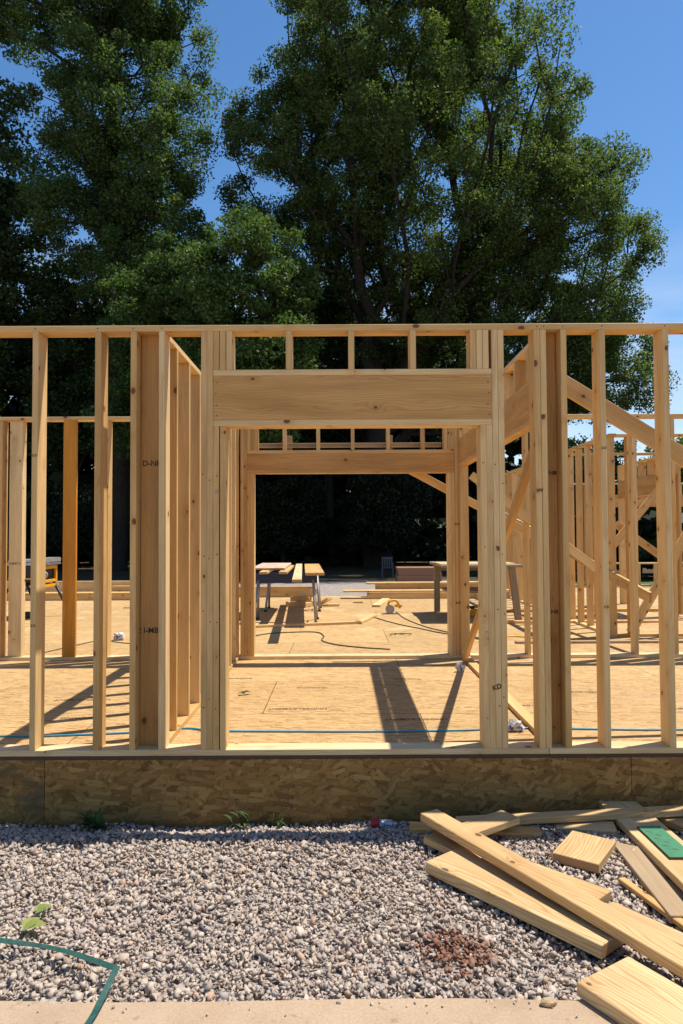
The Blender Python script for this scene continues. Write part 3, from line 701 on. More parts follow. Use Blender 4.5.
# leaves and weeds
def leaf_shape(bm, c, ln, w, yaw, pitch, curl=0.2, lobes=True):
    M = Matrix.Translation(c) @ Matrix.Rotation(yaw, 4, 'Z') @ Matrix.Rotation(pitch, 4, 'Y')
    prof = [(0, 0.05), (0.18, 0.75 if lobes else 0.5), (0.4, 1.0), (0.62, 0.72 if lobes else 0.8), (0.8, 0.5), (1.0, 0.02)]
    mid = []; le = []; ri = []
    for t, k in prof:
        z = -curl * ln * (t - 0.4) ** 2; e = w * k / 2
        mid.append(bm.verts.new(M @ Vector((t * ln, 0, z)))); le.append(bm.verts.new(M @ Vector((t * ln, e, z + e * 0.35)))); ri.append(bm.verts.new(M @ Vector((t * ln, -e, z + e * 0.35))))
    for i in range(len(prof) - 1):
        bm.faces.new((mid[i], mid[i + 1], le[i + 1], le[i])); bm.faces.new((mid[i + 1], mid[i], ri[i], ri[i + 1]))
for (x, y, ln, yw, lb) in ((-1.37, -1.30, 0.075, 0.5, 'yellow green fallen leaf on gravel, the farther of the two by the strap'),
                           (-1.37, -1.44, 0.105, 0.1, 'larger yellow green fallen leaf on gravel right behind the strap')):
    bm = bmesh.new(); leaf_shape(bm, Vector((0, 0, 0)), ln, ln * 0.9, yw, -0.25); leaf_shape(bm, Vector((0.01, 0.004, 0.002)), ln * 0.8, ln * 0.7, yw + 1.0, -0.2)
    tag(mesh_of('fallen_leaf', bm, YLEAF, None, (x, y, -0.288)), lb, 'leaf')
def weed(x, y, z, n, ln, lb, seed):
    rs = random.Random(seed)
    t = thing('weed', lb, 'weed', (x, y, z))
    bm = bmesh.new()
    for i in range(n):
        leaf_shape(bm, Vector((rs.uniform(-.06, .06), rs.uniform(-.02, .03), rs.uniform(0, .04))), ln * rs.uniform(.6, 1.1), ln * 0.33, rs.uniform(0, 6.28), rs.uniform(-1.1, -0.2), 0.5, False)
    mesh_of('foliage', bm, WEED, t)
    bm = bmesh.new()
    for i in range(4): tube_bm(bm, [(rs.uniform(-.03, .03), 0, -0.02), (rs.uniform(-.06, .06), rs.uniform(-.02, .03), 0.09)], 0.002, 5)
    mesh_of('stem', bm, WEED, t)
weed(-1.50, -0.16, -0.40, 26, 0.13, 'low green weed in the shade at the rim near the stained panel', 3)
weed(-0.62, -0.10, -0.39, 9, 0.09, 'small weed with one upright leaf at the rim below the doorway', 4)
weed(-0.40, -0.13, -0.40, 7, 0.07, 'tiny flat weed at the rim, right of the upright one', 5)
bm = bmesh.new(); bmesh.ops.create_icosphere(bm, subdivisions=3, radius=1.0)
for v in bm.verts:
    k = 1 + 0.3 * noise.noise(v.co * 2.3); v.co = Vector((v.co.x * 0.085 * k, v.co.y * 0.03 * k, v.co.z * 0.028 * k))
can = thing('crushed_can', 'crushed red and grey drink can half sunk in gravel at the rim', 'can', (0.24, -0.13, -0.375))
mesh_of('body', bm, STEEL, can)
bm = bmesh.new(); tube_bm(bm, [(-0.075, 0, 0.004), (-0.045, 0.0, 0.002), (-0.02, 0, 0)], [0.024, 0.034, 0.033], 12); mesh_of('label_band', bm, RED, can)
bm = bmesh.new(); bmesh.ops.create_icosphere(bm, subdivisions=2, radius=1.0)
for v in bm.verts:
    k = 1 + 0.35 * noise.noise(v.co * 1.9 + Vector((5, 1, 2))); v.co = Vector((v.co.x * 0.032 * k, v.co.y * 0.018 * k, v.co.z * 0.014 * k))
tag(mesh_of('stone_chip', bm, plain('tan_stone', (0.45, 0.31, 0.17), 0.85), None, (0.735, -1.90, -0.30)), 'tan stone chip resting on the concrete edge near the corner plank', 'stone')

# ------------------------------------------------------------------ things on the deck
def on_floor(px, py, z=0.0):
    up = px - 341.5; vp = 512 - py; u = up + vp * 0.005; v = vp - up * 0.005
    th = R(1.87); d = Vector((u, 710 * math.cos(th) - v * math.sin(th), v * math.cos(th) + 710 * math.sin(th)))
    return Vector((0, -4.51, 1.383)) + d * ((z - 1.383) / d.z)
pts = [(-5.0, 0.62), (-3.6, 0.5), (-2.3, 0.44), (-1.95, 0.45), (-1.4, 0.53), (-1.12, 0.62), (-0.9, 0.55), (-0.4, 0.525), (0.2, 0.51), (0.8, 0.53), (1.25, 0.58), (1.6, 0.56), (2.3, 0.52), (3.2, 0.6), (4.6, 0.7)]
bm = bmesh.new(); tube_bm(bm, curve_pts([(x, y, 0.008) for x, y in pts], 8), 0.0065, 10)
tag(mesh_of('blue_tube', bm, BLUE), 'thin blue plastic tube lying across the floor just inside the front wall', 'tube')

def crumple(name, label, loc, sx, sy, sz, seed, cat='litter', blues=((0.45, -0.2),)):
    t = thing(name, label, cat, loc)
    bm = bmesh.new(); bmesh.ops.create_icosphere(bm, subdivisions=3, radius=1.0)
    for v in bm.verts:
        k = 1 + 0.9 * noise.noise(v.co * 2.1 + Vector((seed, 0, 0))) + 0.2 * noise.noise(v.co * 7 + Vector((seed, 3, 0)))
        v.co = Vector((v.co.x * sx * k, v.co.y * sy * k, (max(v.co.z, -0.75) + 0.75) * sz * k))
    mesh_of('plastic_film', bm, WHITE, t)
    for i, (fx, fz) in enumerate(blues):
        bm = bmesh.new(); bmesh.ops.create_icosphere(bm, subdivisions=2, radius=1.0)
        for v in bm.verts:
            k = 1 + 0.4 * noise.noise(v.co * 2 + Vector((seed + i, 4, 0)))
            v.co = Vector((v.co.x * sx * 0.35 * k + fx * sx, v.co.y * sy * 0.4 * k - sy * 0.75, v.co.z * sz * 0.55 * k + sz * (0.75 + fz)))
        mesh_of('blue_print', bm, PBLUE, t)
crumple('crumpled_wrapper', 'white crumpled wrapper with blue print just inside the front wall\'s right post', (1.21, 0.53, 0.001), 0.05, 0.035, 0.034, 2, 'litter', ((0.7, -0.1), (-0.5, 0.1)))
crumple('crumpled_wrapper', 'white crumpled wrapper at the foot of the farther doorway\'s right post', (1.19, 2.70, 0.001), 0.038, 0.03, 0.05, 8, 'litter', ((0.15, 0.0),))
crumple('crumpled_wrapper', 'whitish crumpled piece of plastic on the floor beyond the second wall at left', (-2.98, 5.0, 0.001), 0.07, 0.06, 0.05, 15, 'litter', ((0.1, 0.2),))
bm = bmesh.new()
leaf_shape(bm, Vector((0, 0, 0.015)), 0.075, 0.05, 0.5, -0.15, 0.6, False); leaf_shape(bm, Vector((0.01, -0.015, 0.012)), 0.06, 0.06, 2.6, -0.15, 0.6, False)
tag(mesh_of('dark_leaf', bm, LEAF_DARK, None, (-0.86, 1.70, 0.004)), 'curled dark green leaf on the floor inside the near doorway', 'leaf')
bm = bmesh.new()
tube_bm(bm, [(-.14, -.02, 0.012), (0, 0.01, 0.014), (.15, 0.0, 0.012)], 0.006, 5)
for i in range(6): leaf_shape(bm, Vector((-.12 + i * .045, random.uniform(-.012, .012), 0.012)), 0.07, 0.03, random.uniform(0, 6), -0.1, 0.5, False)
p = on_floor(401, 635); tag(mesh_of('leafy_twig', bm, LEAF_DARK, None, (p.x, p.y, 0.004)), 'small leafy sprig on the far floor below the saw cords', 'twig')

# trestles and what lies on them
def trestle(label, cx, cy, ln, h):
    t = thing('sawhorse', label, 'sawhorse', (cx, cy, 0), 'grey legged sawhorses')
    bm = bmesh.new(); box_bm(bm, -ln / 2, ln / 2, -0.035, 0.035, h - 0.15, h, 0.008); box_bm(bm, -ln / 2 + 0.03, ln / 2 - 0.03, -0.045, 0.045, h - 0.13, h - 0.02, 0.008)
    mesh_of('beam', bm, NAVY, t)
    for sx_ in (-1, 1):
        for sy in (-1, 1):
            bm = bmesh.new(); tube_bm(bm, [(sx_ * (ln / 2 - 0.06), sy * 0.03, h - 0.10), (sx_ * (ln / 2 - 0.01), sy * 0.30, 0.012)], 0.021, 8); k = mesh_of('leg', bm, GALV, t)
            bm = bmesh.new(); box_bm(bm, -0.03, 0.03, -0.03, 0.03, 0, 0.03, 0.006); mesh_of('foot', bm, BLACK, k, (sx_ * (ln / 2 - 0.01), sy * 0.30, 0.0))
        bm = bmesh.new(); tube_bm(bm, [(sx_ * (ln / 2 - 0.03), -0.17, h * 0.42), (sx_ * (ln / 2 - 0.03), 0.17, h * 0.42)], 0.012, 6); mesh_of('stretcher', bm, GALV, t)
trestle('front navy topped sawhorse with grey legs under boards in the far doorway', -0.90, 6.95, 1.0, 0.77)
trestle('rear grey legged sawhorse farther back under the same boards', -0.90, 8.75, 1.0, 0.77)
pile('table_board', 'long pale board on the sawhorses whose end reaches out towards the viewer', (-0.86, 9.85, 0.812), (-0.585, 4.75, 0.812), 0.125, T, PALE)
pile('reddish_panel', 'reddish panel lying flat on the left part of the sawhorses', (-1.26, 9.3, 0.853), (-1.22, 7.2, 0.850), 0.56, 0.03, PINKP, 'panel')
pile('table_board', 'board end facing forward at the far left of the front sawhorse', (-1.28, 9.2, 0.812), (-1.24, 6.72, 0.812), 0.13, T, LUM)
pile('table_board', 'board end facing forward at the middle of the front sawhorse', (-0.98, 9.2, 0.812), (-0.93, 6.72, 0.812), 0.13, T, LUM)
pile('table_board', 'wide board on the right end of the sawhorses', (-0.60, 9.7, 0.815), (-0.41, 6.3, 0.815), 0.29, 0.042, LUM)
wt = thing('work_table', 'rough weathered wooden work bench behind the farther doorway\'s right post', 'work bench', (2.2, 7.6, 0))
board('leg', wt, (1.71, 8.3, 0.0), (1.71, 8.3, 0.86), 0.10, 0.09, (1, 0, 0), GREYW); board('leg', wt, (2.80, 6.8, 0.0), (2.70, 6.8, 0.86), 0.10, 0.09, (1, 0, 0), GREYW)
board('leg', wt, (2.60, 7.1, 0.0), (2.60, 7.1, 0.86), 0.12, 0.06, (1, 0, 0), PANELR and LUM); board('leg', wt, (1.80, 7.0, 0.0), (1.80, 7.0, 0.86), 0.10, 0.09, (1, 0, 0), GREYW)
board('leg', wt, (2.78, 8.3, 0.0), (2.74, 8.3, 0.86), 0.10, 0.09, (1, 0, 0), GREYW)
box('top_board', wt, 1.58, 2.86, 6.72, 7.05, 0.862, 0.90, GREYW); box('top_board', wt, 1.60, 2.84, 7.06, 7.75, 0.862, 0.91, LUM); box('top_board', wt, 1.58, 2.86, 7.76, 8.36, 0.862, 0.90, GREYW)
box('apron', wt, 1.66, 2.75, 8.24, 8.28, 0.74, 0.86, GREYW); box('shelf', wt, 1.75, 2.7, 7.2, 8.0, 0.42, 0.46, GREYW)
bm = bmesh.new(); box_bm(bm, -0.07, 0.07, -0.05, 0.05, 0, 0.12, 0.02); box_bm(bm, 0.02, 0.06, -0.04, 0.04, 0.12, 0.2, 0.015)
p = on_floor(474, 616); nl = thing('nail_gun', 'yellow power tool on the floor between the doorway posts', 'power tool', (p.x, p.y, 0.001))
mesh_of('housing', bm, YEL, nl); bm = bmesh.new(); box_bm(bm, -0.10, 0.02, -0.03, 0.03, 0.125, 0.17, 0.01); mesh_of('grip', bm, BLACK, nl)

# circular saw
p = on_floor(391, 614)
cs_ = thing('circular_saw', 'small yellow circular saw standing on the floor in the far doorway', 'power saw', (p.x, p.y, 0.001))
bm = bmesh.new(); box_bm(bm, -0.16, 0.13, -0.08, 0.09, 0.0, 0.012, 0.004); mesh_of('base_plate', bm, STEEL, cs_)
bm = bmesh.new(); cyl_bm(bm, (-0.02, -0.055, 0.085), (-0.02, -0.02, 0.085), 0.078, 24); mesh_of('blade_guard', bm, GALV, cs_)
bm = bmesh.new(); tube_bm(bm, [(0, -0.015, 0.10), (0, 0.05, 0.10), (0, 0.13, 0.10)], [0.055, 0.06, 0.05], 16); mesh_of('motor', bm, YEL, cs_)
bm = bmesh.new(); tube_bm(bm, curve_pts([(-0.06, -0.03, 0.16), (-0.02, -0.02, 0.22), (0.08, 0, 0.235), (0.13, 0.01, 0.18), (0.16, 0.02, 0.10)], 5), 0.022, 10); mesh_of('handle', bm, YEL, cs_)
bm = bmesh.new(); box_bm(bm, 0.06, 0.20, -0.03, 0.03, 0.12, 0.16, 0.012); mesh_of('battery', bm, YEL, cs_)

def cord(name, label, pts, r, mat):
    bm = bmesh.new(); tube_bm(bm, curve_pts([tuple(on_floor(a_, b_).xy) + (r + 0.001,) for a_, b_ in pts], 7), r, 6)
    tag(mesh_of(name, bm, mat), label, 'cord')
cord('power_cord', 'dark cord curving from the circular saw to the right doorpost', [(396, 612), (405, 619), (425, 627), (445, 632), (480, 640)], 0.007, CORDB)
cord('power_cord', 'second dark cord running from the loose boards to the right doorpost', [(375, 618), (385, 621), (400, 625), (420, 629), (445, 634), (500, 641)], 0.007, CORDB)
cord('extension_cord', 'olive cord snaking over the far floor towards the doorway', [(245, 638), (270, 634), (300, 632.5), (318, 633), (324, 637), (322, 641), (335, 645), (360, 648), (390, 650)], 0.008, CORDG)
cord('extension_cord', 'thin dark cord lying on the floor behind the left wall', [(40, 654), (75, 646), (100, 641), (120, 643), (150, 646)], 0.006, CORDG)
cord('extension_cord', 'yellow cord trailing on the floor behind the right posts', [(495, 639), (515, 637), (560, 640), (640, 634)], 0.008, YEL)

def floor_board(name, label, a_, b_, w, t, mat=None, z=0.0, group=None):
    p0 = on_floor(*a_); p1 = on_floor(*b_); p0.z = p1.z = z + t + 0.001
    return pile(name, label, p0, p1, w, t, mat or LUM, 'board', group=group)
floor_board('loose_board', 'long loose board lying on the floor in front of the left work table', (245, 628), (361, 623.5), 0.089, T)
floor_board('loose_board', 'second loose board end to end with the long one, pointing at the saw', (358, 624), (374, 616.5), 0.12, T)
floor_board('loose_board', 'short flat board lying alone left of the circular saw', (376, 607), (386, 600), 0.16, T)
p = on_floor(312, 606)
for i, (dx, dy, ln, w, z, yw, tl) in enumerate(((-0.34, -0.05, 0.34, 0.13, 0.001, 0.1, 0), (-0.10, 0.15, 0.42, 0.14, 0.001, 0.35, 0), (-0.22, 0.05, 0.40, 0.13, 0.092, -0.35, 0), (-0.06, 0.10, 0.42, 0.13, 0.183, -0.5, 0.06),
                                                (-0.10, -0.22, 0.20, 0.14, 0.001, 0.9, 0), (0.24, 0.08, 0.26, 0.13, 0.001, -0.7, 0.12), (0.38, -0.06, 0.30, 0.12, 0.001, 0.15, 0))):
    d = Vector((math.cos(yw), math.sin(yw), 0)) * ln / 2; c_ = Vector((p.x + dx, p.y + dy, z + (0.089 if i < 5 else 0.045)))
    lbs = ('offcut at the left edge of the heap behind the work table', 'broad offcut under the middle of the heap behind the work table', 'offcut lying across the heap\'s lower left, behind the work table',
           'topmost offcut of the heap behind the work table', 'stubby offcut at the front of the heap behind the work table', 'offcut on the right side of the heap, tilted from the sawhorse leg', 'flat offcut at the heap\'s far right end, beyond the sawhorse leg')
    pile('offcut', lbs[i], c_ - d, c_ + d + Vector((0, 0, tl)), w, 0.088 if i < 5 else 0.044, PALE if i % 2 else LUM, 'offcut', group='offcuts heaped behind the left work table')
p = on_floor(358, 603); pile('offcut', 'tiny lone offcut on the far floor between the heap and the saw', (p.x - 0.1, p.y, 0.035), (p.x + 0.1, p.y, 0.035), 0.09, 0.034, LUM, 'offcut')

# long timbers near the edge of the deck
def timber(label, x0, x1, y, w, z, t, mat=None, rot=0.0, grp=None):
    c_ = Vector(((x0 + x1) / 2, y, z + t)); d = Vector((math.cos(rot), math.sin(rot), 0)) * (x1 - x0) / 2
    pile('long_timber', label, c_ - d, c_ + d, w, t, mat or LUM, 'timber', group='long timbers laid out on the deck')
timber('thick lower timber of the stack seen through the far doorway', 0.55, 4.6, 11.05, 0.28, 0.001, 0.14)
timber('pale plank resting on the thick timber in the far doorway', 0.03, 4.7, 11.10, 0.30, 0.143, 0.035)
timber('rear timber lying behind the pale plank in the far doorway', 0.75, 4.5, 11.45, 0.14, 0.001, 0.28)
timber('topmost pale plank of the rear timber in the far doorway', 0.55, 4.3, 11.50, 0.24, 0.283, 0.04)
timber('wide timber on edge at the deck edge behind the left work table', -2.4, -0.62, 11.5, 0.09, 0.001, 0.235)
timber('lower timber of the stack behind the left wall', -7.6, -2.9, 11.0, 0.2, 0.001, 0.12)
timber('pale plank laid over the lower timber behind the left wall', -7.4, -2.8, 11.05, 0.34, 0.123, 0.04)
timber('upper timber on edge of the left stack', -5.1, -2.6, 11.35, 0.14, 0.001, 0.28)
timber('pale rear plank of the left stack', -7.7, -2.7, 11.5, 0.09, 0.001, 0.38)
timber('thin strip on the floor in front of the left stack', -4.2, -3.2, 9.2, 0.07, 0.001, 0.02)
timber('red marked strip on the floor in the right room', 2.2, 4.4, 4.55, 0.09, 0.001, 0.03, DULLW)
timber('long strip lying crosswise on the floor of the right room', 2.3, 5.0, 6.6, 0.12, 0.001, 0.038)
timber('strip lying crosswise deeper in the right room, nearer the bench', 2.9, 6.0, 8.2, 0.14, 0.001, 0.05)

# table saw behind the left wall
ts = thing('table_saw', 'yellow and black table saw on folding black legs behind the left studs', 'table saw', (-5.20, 7.75, 0))
def tsb(name, mat, *bxs, bev=0.008):
    bm = bmesh.new()
    for b in bxs: box_bm(bm, *b, bev)
    return mesh_of(name, bm, mat, ts)
tsb('table', STEEL, (-0.42, 0.24, -0.32, 0.32, 0.90, 0.94)); tsb('fence', GALV, (-0.40, -0.12, -0.34, 0.36, 0.945, 0.99), (0.02, 0.22, -0.40, 0.36, 0.945, 1.02), (0.16, 0.30, -0.42, -0.36, 0.92, 0.965))
tsb('body', BLACK, (-0.36, 0.13, -0.25, 0.25, 0.60, 0.895)); tsb('side_frame', YEL, (0.10, 0.19, -0.30, -0.24, 0.62, 0.895), (0.15, 0.19, 0.22, 0.28, 0.60, 0.895), (0.15, 0.19, -0.24, 0.22, 0.83, 0.895), (0.15, 0.19, -0.24, 0.22, 0.60, 0.65), (-0.42, 0.20, -0.30, -0.27, 0.66, 0.69), (-0.42, 0.20, -0.31, 0.3, 0.52, 0.57))
bm = bmesh.new(); cyl_bm(bm, (0.20, -0.33, 0.74), (0.20, -0.29, 0.74), 0.06, 16); mesh_of('hand_wheel', bm, GALV, ts)
bm = bmesh.new(); cyl_bm(bm, (0.14, -0.34, 0.80), (0.14, -0.30, 0.80), 0.022, 10); mesh_of('switch', bm, RED, ts)
for (x0, x1, y) in ((-0.1, 0.16, -0.30), (0.16, 0.46, 0.2), (-0.35, -0.75, -0.25), (-0.30, -0.62, 0.3)):
    bm = bmesh.new(); tube_bm(bm, [(x0, y, 0.60), (x1, y, 0.02)], 0.026, 10); mesh_of('leg', bm, BLACK, ts)
bm = bmesh.new(); box_bm(bm, -0.12, 0.12, -0.08, 0.08, 0, 0.10, 0.01); p = on_floor(24, 618)
tag(mesh_of('tool_case', bm, BLACK, None, (p.x, p.y, 0.001)), 'small dark case on the floor beside the table saw legs', 'tool case')

# yard beyond the deck
pb = thing('panel_stack', 'reddish stack of panels at the edge of the woods', 'panel stack', (2.95, 23.2, -0.47))
for i in range(6): box('panel', pb, 2.15 + jit(.02), 3.8 + jit(.02), 22.6 + jit(.02), 23.8 + jit(.02), -0.47 + 0.10 * i, -0.47 + 0.10 * i + 0.096, PANELR)
ch = thing('garden_chair', 'white plastic garden chair coloured as if in shade at the dark edge of the woods', 'chair', (2.0, 26.6, -0.47))
def chb(name, *bxs):
    bm = bmesh.new()
    for b in bxs: box_bm(bm, *b, 0.01)
    return mesh_of(name, bm, DIMW, ch)
chb('seat', (-0.24, 0.24, -0.24, 0.22, 0.40, 0.43))
bm = bmesh.new()
for i in range(5): box_bm(bm, -0.23 + i * 0.1, -0.17 + i * 0.1, 0.20, 0.225, 0.43, 0.82, 0.006)
box_bm(bm, -0.25, 0.25, 0.195, 0.23, 0.80, 0.88, 0.012); mesh_of('backrest', bm, DIMW, ch)
for sx_ in (-1, 1):
    chb('armrest', (sx_ * 0.25 - 0.025, sx_ * 0.25 + 0.025, -0.22, 0.22, 0.62, 0.645))
    for sy in (-1, 1): chb('leg', (sx_ * 0.23 - 0.025, sx_ * 0.23 + 0.025, sy * 0.2 - 0.025, sy * 0.2 + 0.025, 0.0, 0.63 if sy < 0 else 0.4))

# ------------------------------------------------------------------ trees
def fast_mesh(name, V, F, k):
    me = bpy.data.meshes.new(name); V = np.asarray(V, np.float32); F = np.asarray(F, np.int32)
    me.vertices.add(len(V)); me.vertices.foreach_set('co', V.ravel())
    me.loops.add(F.size); me.loops.foreach_set('vertex_index', F.ravel())
    me.polygons.add(len(F)); me.polygons.foreach_set('loop_start', np.arange(0, F.size, k, dtype=np.int32))
    me.update(calc_edges=True); return me
def leaves_mesh(name, C, ln, g_, wid=0.62, up=0.55):
    n = len(C)
    nrm = g_.normal(size=(n, 3)); nrm[:, 2] += up * 1.5; nrm /= np.linalg.norm(nrm, axis=1)[:, None]
    t = g_.normal(size=(n, 3)); t -= nrm * (t * nrm).sum(1)[:, None]; t /= np.linalg.norm(t, axis=1)[:, None]
    b = np.cross(nrm, t); s = (ln * g_.uniform(0.65, 1.3, n))[:, None]
    V = np.stack([C - t * s * .5, C + b * s * wid * .5 + t * s * .08 + nrm * s * .10, C + t * s * .5, C - b * s * wid * .5 + t * s * .08 + nrm * s * .10], 1).reshape(-1, 3)
    return fast_mesh(name, V, np.arange(n * 4).reshape(n, 4), 4)
def grow(att, trunk, g_, tip=0.018, pw=0.46, bend=0.12, fan=0.33):
    """branches: each attractor joins the node that gives a short, forward-running path"""
    pos = [np.array(p, float) for p in trunk]; par = [i - 1 for i in range(len(trunk))]; plen = [0.0]
    for i in range(1, len(trunk)): plen.append(plen[-1] + np.linalg.norm(pos[i] - pos[i - 1]))
    fork = pos[-1]; order = np.argsort(np.linalg.norm(att - fork, axis=1)); leafs = []
    start = max(1, len(trunk) - max(3, len(trunk) // 2))
    for ai in order:
        a_ = att[ai]; PA = np.array(pos); d = a_ - PA; dist = np.linalg.norm(d, axis=1)
        cost = dist + fan * np.array(plen) + np.maximum(0, -d[:, 2]) * 0.9
        cost[:start] += 1e3
        j = int(np.argmin(cost)); seg = a_ - pos[j]; L_ = np.linalg.norm(seg); k = max(1, int(L_ / 1.3)); pr = j
        for q in range(1, k + 1):
            f = q / k; p_ = pos[j] + seg * f + np.array([0, 0, -bend * L_ * math.sin(math.pi * f) * 0.6]) + (g_.normal(0, 0.05 * L_ / k, 3) if q < k else 0)
            pos.append(p_); par.append(pr); plen.append(plen[pr] + np.linalg.norm(p_ - pos[pr])); pr = len(pos) - 1
        leafs.append(pr)
    cnt = np.ones(len(pos)) * 0.0
    for l in leafs: cnt[l] += 1
    for i in range(len(pos) - 1, 0, -1):
        if par[i] >= 0: cnt[par[i]] += cnt[i]
    rad = tip * np.maximum(cnt, 1) ** pw
    return np.array(pos), np.array(par), rad
def limbs_mesh(name, pos, par, rad, sides=7):
    V = []; F = []; b = 0; ang = np.linspace(0, 2 * math.pi, sides, endpoint=False)
    for i in range(1, len(pos)):
        p, q = pos[par[i]], pos[i]; d = q - p; L_ = np.linalg.norm(d)
        if L_ < 1e-6: continue
        d /= L_; u = np.cross(d, [0.3, 0.9, 0.1]); u /= np.linalg.norm(u); v = np.cross(d, u)
        r0 = min(rad[par[i]], rad[i] * 1.35); r1 = rad[i]
        o_ = np.cos(ang)[:, None] * u + np.sin(ang)[:, None] * v
        V += [p - d * r0 * 0.3 + o_ * r0, q + d * r1 * 0.25 + o_ * r1]
        for k in range(sides): F.append((b + k, b + (k + 1) % sides, b + sides + (k + 1) % sides, b + sides + k))
        b += 2 * sides
    me = fast_mesh(name, np.concatenate(V), F, 4)
    for p in me.polygons: p.use_smooth = True
    return me
def tree_meshes(nm, env, natt, nleaf, ln, trunk, seed, clump=0.75, tip=0.018, pw=0.46, flat=0.6, up=0.55, fan=0.33):
    g_ = np.random.default_rng(seed); att = env(g_, natt)
    pos, par, rad = grow(att, trunk, g_, tip, pw, 0.12, fan)
    C = att[g_.integers(0, len(att), nleaf)]
    cs = g_.uniform(0.55, 1.25, len(att))
    idx = g_.integers(0, len(att), nleaf); C = att[idx]
    off = g_.normal(size=(nleaf, 3)); off /= np.linalg.norm(off, axis=1)[:, None]
    off *= (g_.uniform(0, 1, nleaf) ** 0.45)[:, None] * clump * cs[idx][:, None]; off[:, 2] *= flat
    return leaves_mesh(nm + '_crown', C + off, ln, g_, 0.62, up), limbs_mesh(nm + '_trunk', pos, par, rad)
def ellip(parts, inner=0.35, zmin=-99, cut=None):
    def f(g_, n):
        out = []; wts = np.array([p[3] * p[4] * p[5] for p in parts]) ** 0.72; wts /= wts.sum()
        while len(out) < n:
            cx, cy, cz, rx, ry, rz = parts[g_.choice(len(parts), p=wts)]
            d = g_.normal(size=3); d /= np.linalg.norm(d); r = inner + (1 - inner) * g_.uniform() ** 0.6
            p = np.array([cx + d[0] * rx * r, cy + d[1] * ry * r, cz + d[2] * rz * r])
            if p[2] < zmin: continue
            if cut and cut(p): continue
            out.append(p)
        return np.array(out)
    return f
def place_tree(name, label, cat, crown, trunk, leafm, loc, rot=0.0, sc=1.0, group=None):
    t = thing(name, label, cat, loc, group); t.rotation_euler = (0, 0, rot); t.scale = (sc, sc, sc)
    c_ = bpy.data.objects.new('crown', crown); k_ = bpy.data.objects.new('trunk', trunk)
    for o_, m_ in ((c_, leafm), (k_, BARK)):
        COL.objects.link(o_); o_.parent = t
        if not o_.data.materials: o_.data.materials.append(m_)
    return t
GZ = -0.5
# the great oak: broad dome on fanning limbs
oak_env = ellip([(4.2, 0, 23.5, 9.6, 9.0, 9.6), (10.3, 0, 17.5, 5.6, 6.5, 7.4), (-3.1, 0, 23.0, 5.6, 6.0, 6.6), (0.6, 0, 30.5, 6.0, 7, 5.5), (7.0, 0, 27.0, 5.0, 5, 4.5), (7.0, 1, 13.0, 8.0, 6.0, 5.5), (13.0, 0, 11.2, 3.6, 4.0, 3.0)], 0.52, 7.0,
                lambda p: (p[0] < -2.0 and p[2] < 15.5) or (p[0] < 2.0 and p[2] < 12) or (p[0] > 6 and p[2] > 30.5 - (p[0] - 6) * 1.0))
cr, tr = tree_meshes('oak', oak_env, 1650, 540000, 0.165, [(0, 0, -0.3), (0.05, 0, 1.6), (-0.1, 0, 3.4), (0.0, 0.1, 5.0), (0.1, 0, 6.4), (0.2, 0, 7.6)], 21, 0.94, 0.0250, 0.46, 0.82, 0.7, 0.62)
place_tree('oak_tree', 'great broad oak with fanning limbs rising behind the doorway', 'tree', cr, tr, LEAF_OAK, (1.9, 36.0, GZ))
pop_env = ellip([(0.2, 0, 26.0, 4.9, 4.4, 8.0), (1.6, 0, 18.0, 3.6, 3.6, 4.8), (-2.0, 0, 20.0, 3.4, 3.6, 4.8), (0, 0, 33.0, 4.2, 3.6, 5.0), (0.9, -0.3, 11.2, 2.4, 2.4, 2.4), (-4.9, 0, 32.0, 3.4, 3.4, 3.6), (-7.5, 0, 34.0, 3.0, 3.0, 3.0)], 0.35, 8.0)
cr, tr = tree_meshes('poplar', pop_env, 760, 230000, 0.165, [(0, 0, -0.3), (0.1, 0, 4), (0.05, 0.05, 8), (-0.1, 0, 12), (-0.2, 0, 15.5), (-0.45, 0, 19), (-0.5, 0, 23), (-0.6, 0, 27), (-0.6, 0, 31)], 33, 0.84, 0.0235, 0.44, 0.88, 0.7, 0.45)
place_tree('poplar_tree', 'tall slim poplar with a long bare trunk left of the oak', 'tree', cr, tr, LEAF_POP, (-11.9, 33.5, GZ))
# woodland kinds
kinds = []
for s_, (parts, trunk, n1, n2, ln) in enumerate((
    ([(0, 0, 12.5, 3.6, 3.4, 5.0), (0.8, 0, 8.0, 3.0, 3.0, 3.0)], [(0, 0, -0.3), (0.1, 0, 2.5), (0, 0, 5), (0.1, 0, 8), (0.1, 0, 12)], 260, 70000, 0.19),
    ([(0, 0, 15.0, 3.4, 3.2, 6.5), (-0.6, 0, 9.0, 2.6, 2.6, 3.0)], [(0, 0, -0.3), (0, 0.1, 4), (0.1, 0, 7), (0.1, 0, 11), (0.0, 0, 15)], 260, 70000, 0.19),
    ([(0, 0, 4.2, 2.6, 2.4, 3.0), (0.8, 0.2, 2.6, 2.2, 2.2, 1.8)], [(0, 0, -0.3), (0.1, 0, 1.2), (0, 0, 2.4), (0.1, 0, 4)], 130, 20000, 0.20))):
    kinds.append(tree_meshes('wood_%d' % s_, ellip(parts, 0.3, 1.0 if s_ == 2 else 4.0), n1, n2, ln, trunk, 50 + s_, 0.9))
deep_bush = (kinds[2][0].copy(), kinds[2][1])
kinds_light = [(k[0].copy(), k[1]) for k in kinds]
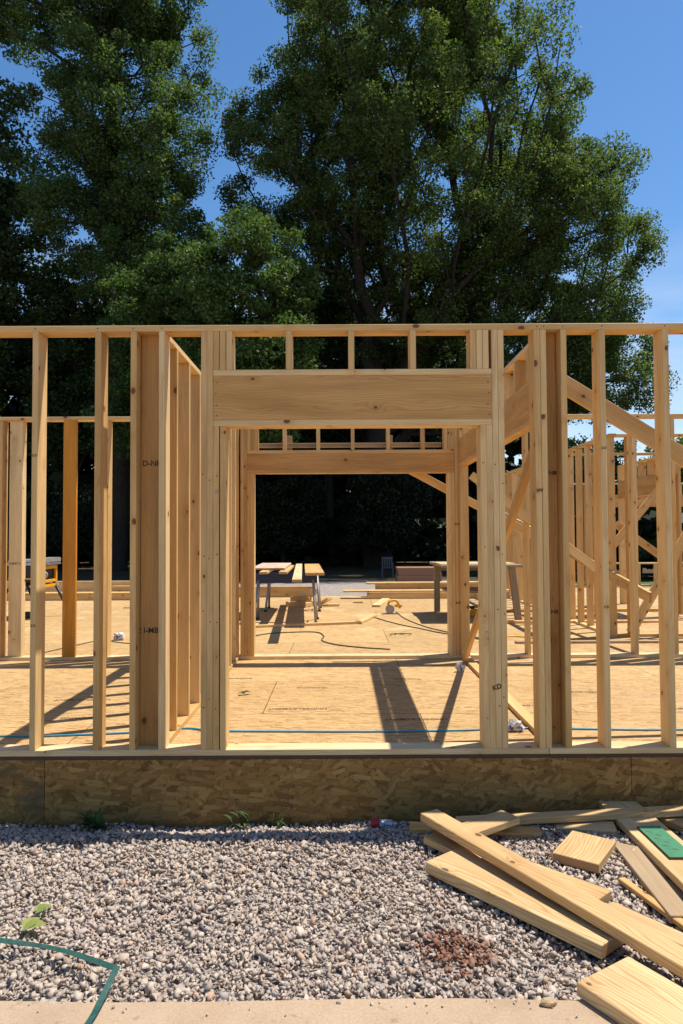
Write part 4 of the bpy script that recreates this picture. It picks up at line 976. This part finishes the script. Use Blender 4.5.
spots = [  # kind, x, y, rot, scale, light?, label
    (1, -21.2, 35.0, 0.4, 1.36, 0, 'dark full tree at the far left edge of the picture'),
    (0, -15.8, 37.5, 1.9, 1.05, 0, 'shaded round tree between the left edge tree and the poplar'),
    (0, -4.0, 26.6, 2.6, 0.92, 1, 'light green rounded tree between the poplar and the oak'),
    (0, -8.4, 30.5, 4.0, 0.95, 1, 'yellowish green tree behind the poplar trunk on its right'),
    (1, -12.4, 44.0, 5.1, 1.1, 0, 'dark tree directly behind the poplar crown'),
    (0, -0.9, 45.0, 0.9, 1.2, 0, 'shaded tree behind the oak limbs on the left'),
    (1, -26.5, 43.0, 2.2, 1.2, 0, 'tall dark tree outermost left'),
    (0, 4.5, 46.0, 3.3, 1.05, 0, 'shaded tree behind the oak trunk on the right'),
    (2, 20.5, 48.0, 0.2, 1.25, 0, 'low bushy tree behind the right partition'),
    (2, 24.5, 46.0, 1.2, 1.25, 1, 'low bushy tree seen through the far window opening'),
    (2, 15.2, 45.0, 3.0, 1.25, 0, 'bushy understory tree below the oak on the right'),
    (2, -3.2, 35.0, 3.9, 0.85, 0, 'dark understory shrub left of the far doorway gap'),
    (2, 2.6, 33.5, 2.1, 0.9, 0, 'dark understory bush standing before the oak trunk'),
    (2, 28.8, 50.0, 5.0, 1.4, 0, 'low bushy tree at the far right end of the treeline'),
    (2, -14.6, 34.5, 5.4, 0.7, 0, 'small dark shrub at the foot of the poplar'),
]
for k, x, y, r_, s_, lt, lb in spots:
    src = kinds_light[k] if lt else (deep_bush if k == 2 and x < 10 else kinds[k])
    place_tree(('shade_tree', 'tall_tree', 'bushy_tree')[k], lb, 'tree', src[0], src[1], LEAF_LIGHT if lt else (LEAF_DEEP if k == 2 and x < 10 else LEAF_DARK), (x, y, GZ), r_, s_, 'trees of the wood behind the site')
# the deep wood as one mass
def wood_mass():
    g_ = np.random.default_rng(77); Cs = []
    def blob(n, x0, x1, y0, y1, z0, z1):
        q = np.stack([g_.uniform(x0, x1, n), g_.uniform(y0, y1, n), g_.uniform(z0, z1, n)], 1)
        k = np.array([noise.noise(Vector(p) * 0.33) for p in q]); return q[k > -0.12]
    Cs.append(blob(42000, -44, 14, 49, 58, 0.0, 12.0)); Cs.append(blob(36000, -44, 12, 50, 60, 10.0, 21.0))
    Cs.append(blob(30000, 12, 50, 53, 62, 0.0, 5.5)); Cs.append(blob(22000, -44, 10, 60, 66, 0, 18.0))
    Cs.append(blob(16000, -18, 12, 37.5, 43, 0.0, 2.2)); Cs.append(blob(10000, 4, 16, 46, 52, 0.0, 9.5))
    Cs.append(blob(16000, 7, 44, 23.5, 29, 0.0, 2.6)); Cs.append(blob(9000, -44, -16, 36, 44, 0.0, 5.0)); Cs.append(blob(30000, -44, 14, 52, 58, 0.0, 7.0))
    C = np.concatenate(Cs)
    me = leaves_mesh('woodland', C, 0.85, g_, 0.7)
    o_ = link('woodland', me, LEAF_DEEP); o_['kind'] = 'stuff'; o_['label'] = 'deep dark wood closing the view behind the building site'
wood_mass()
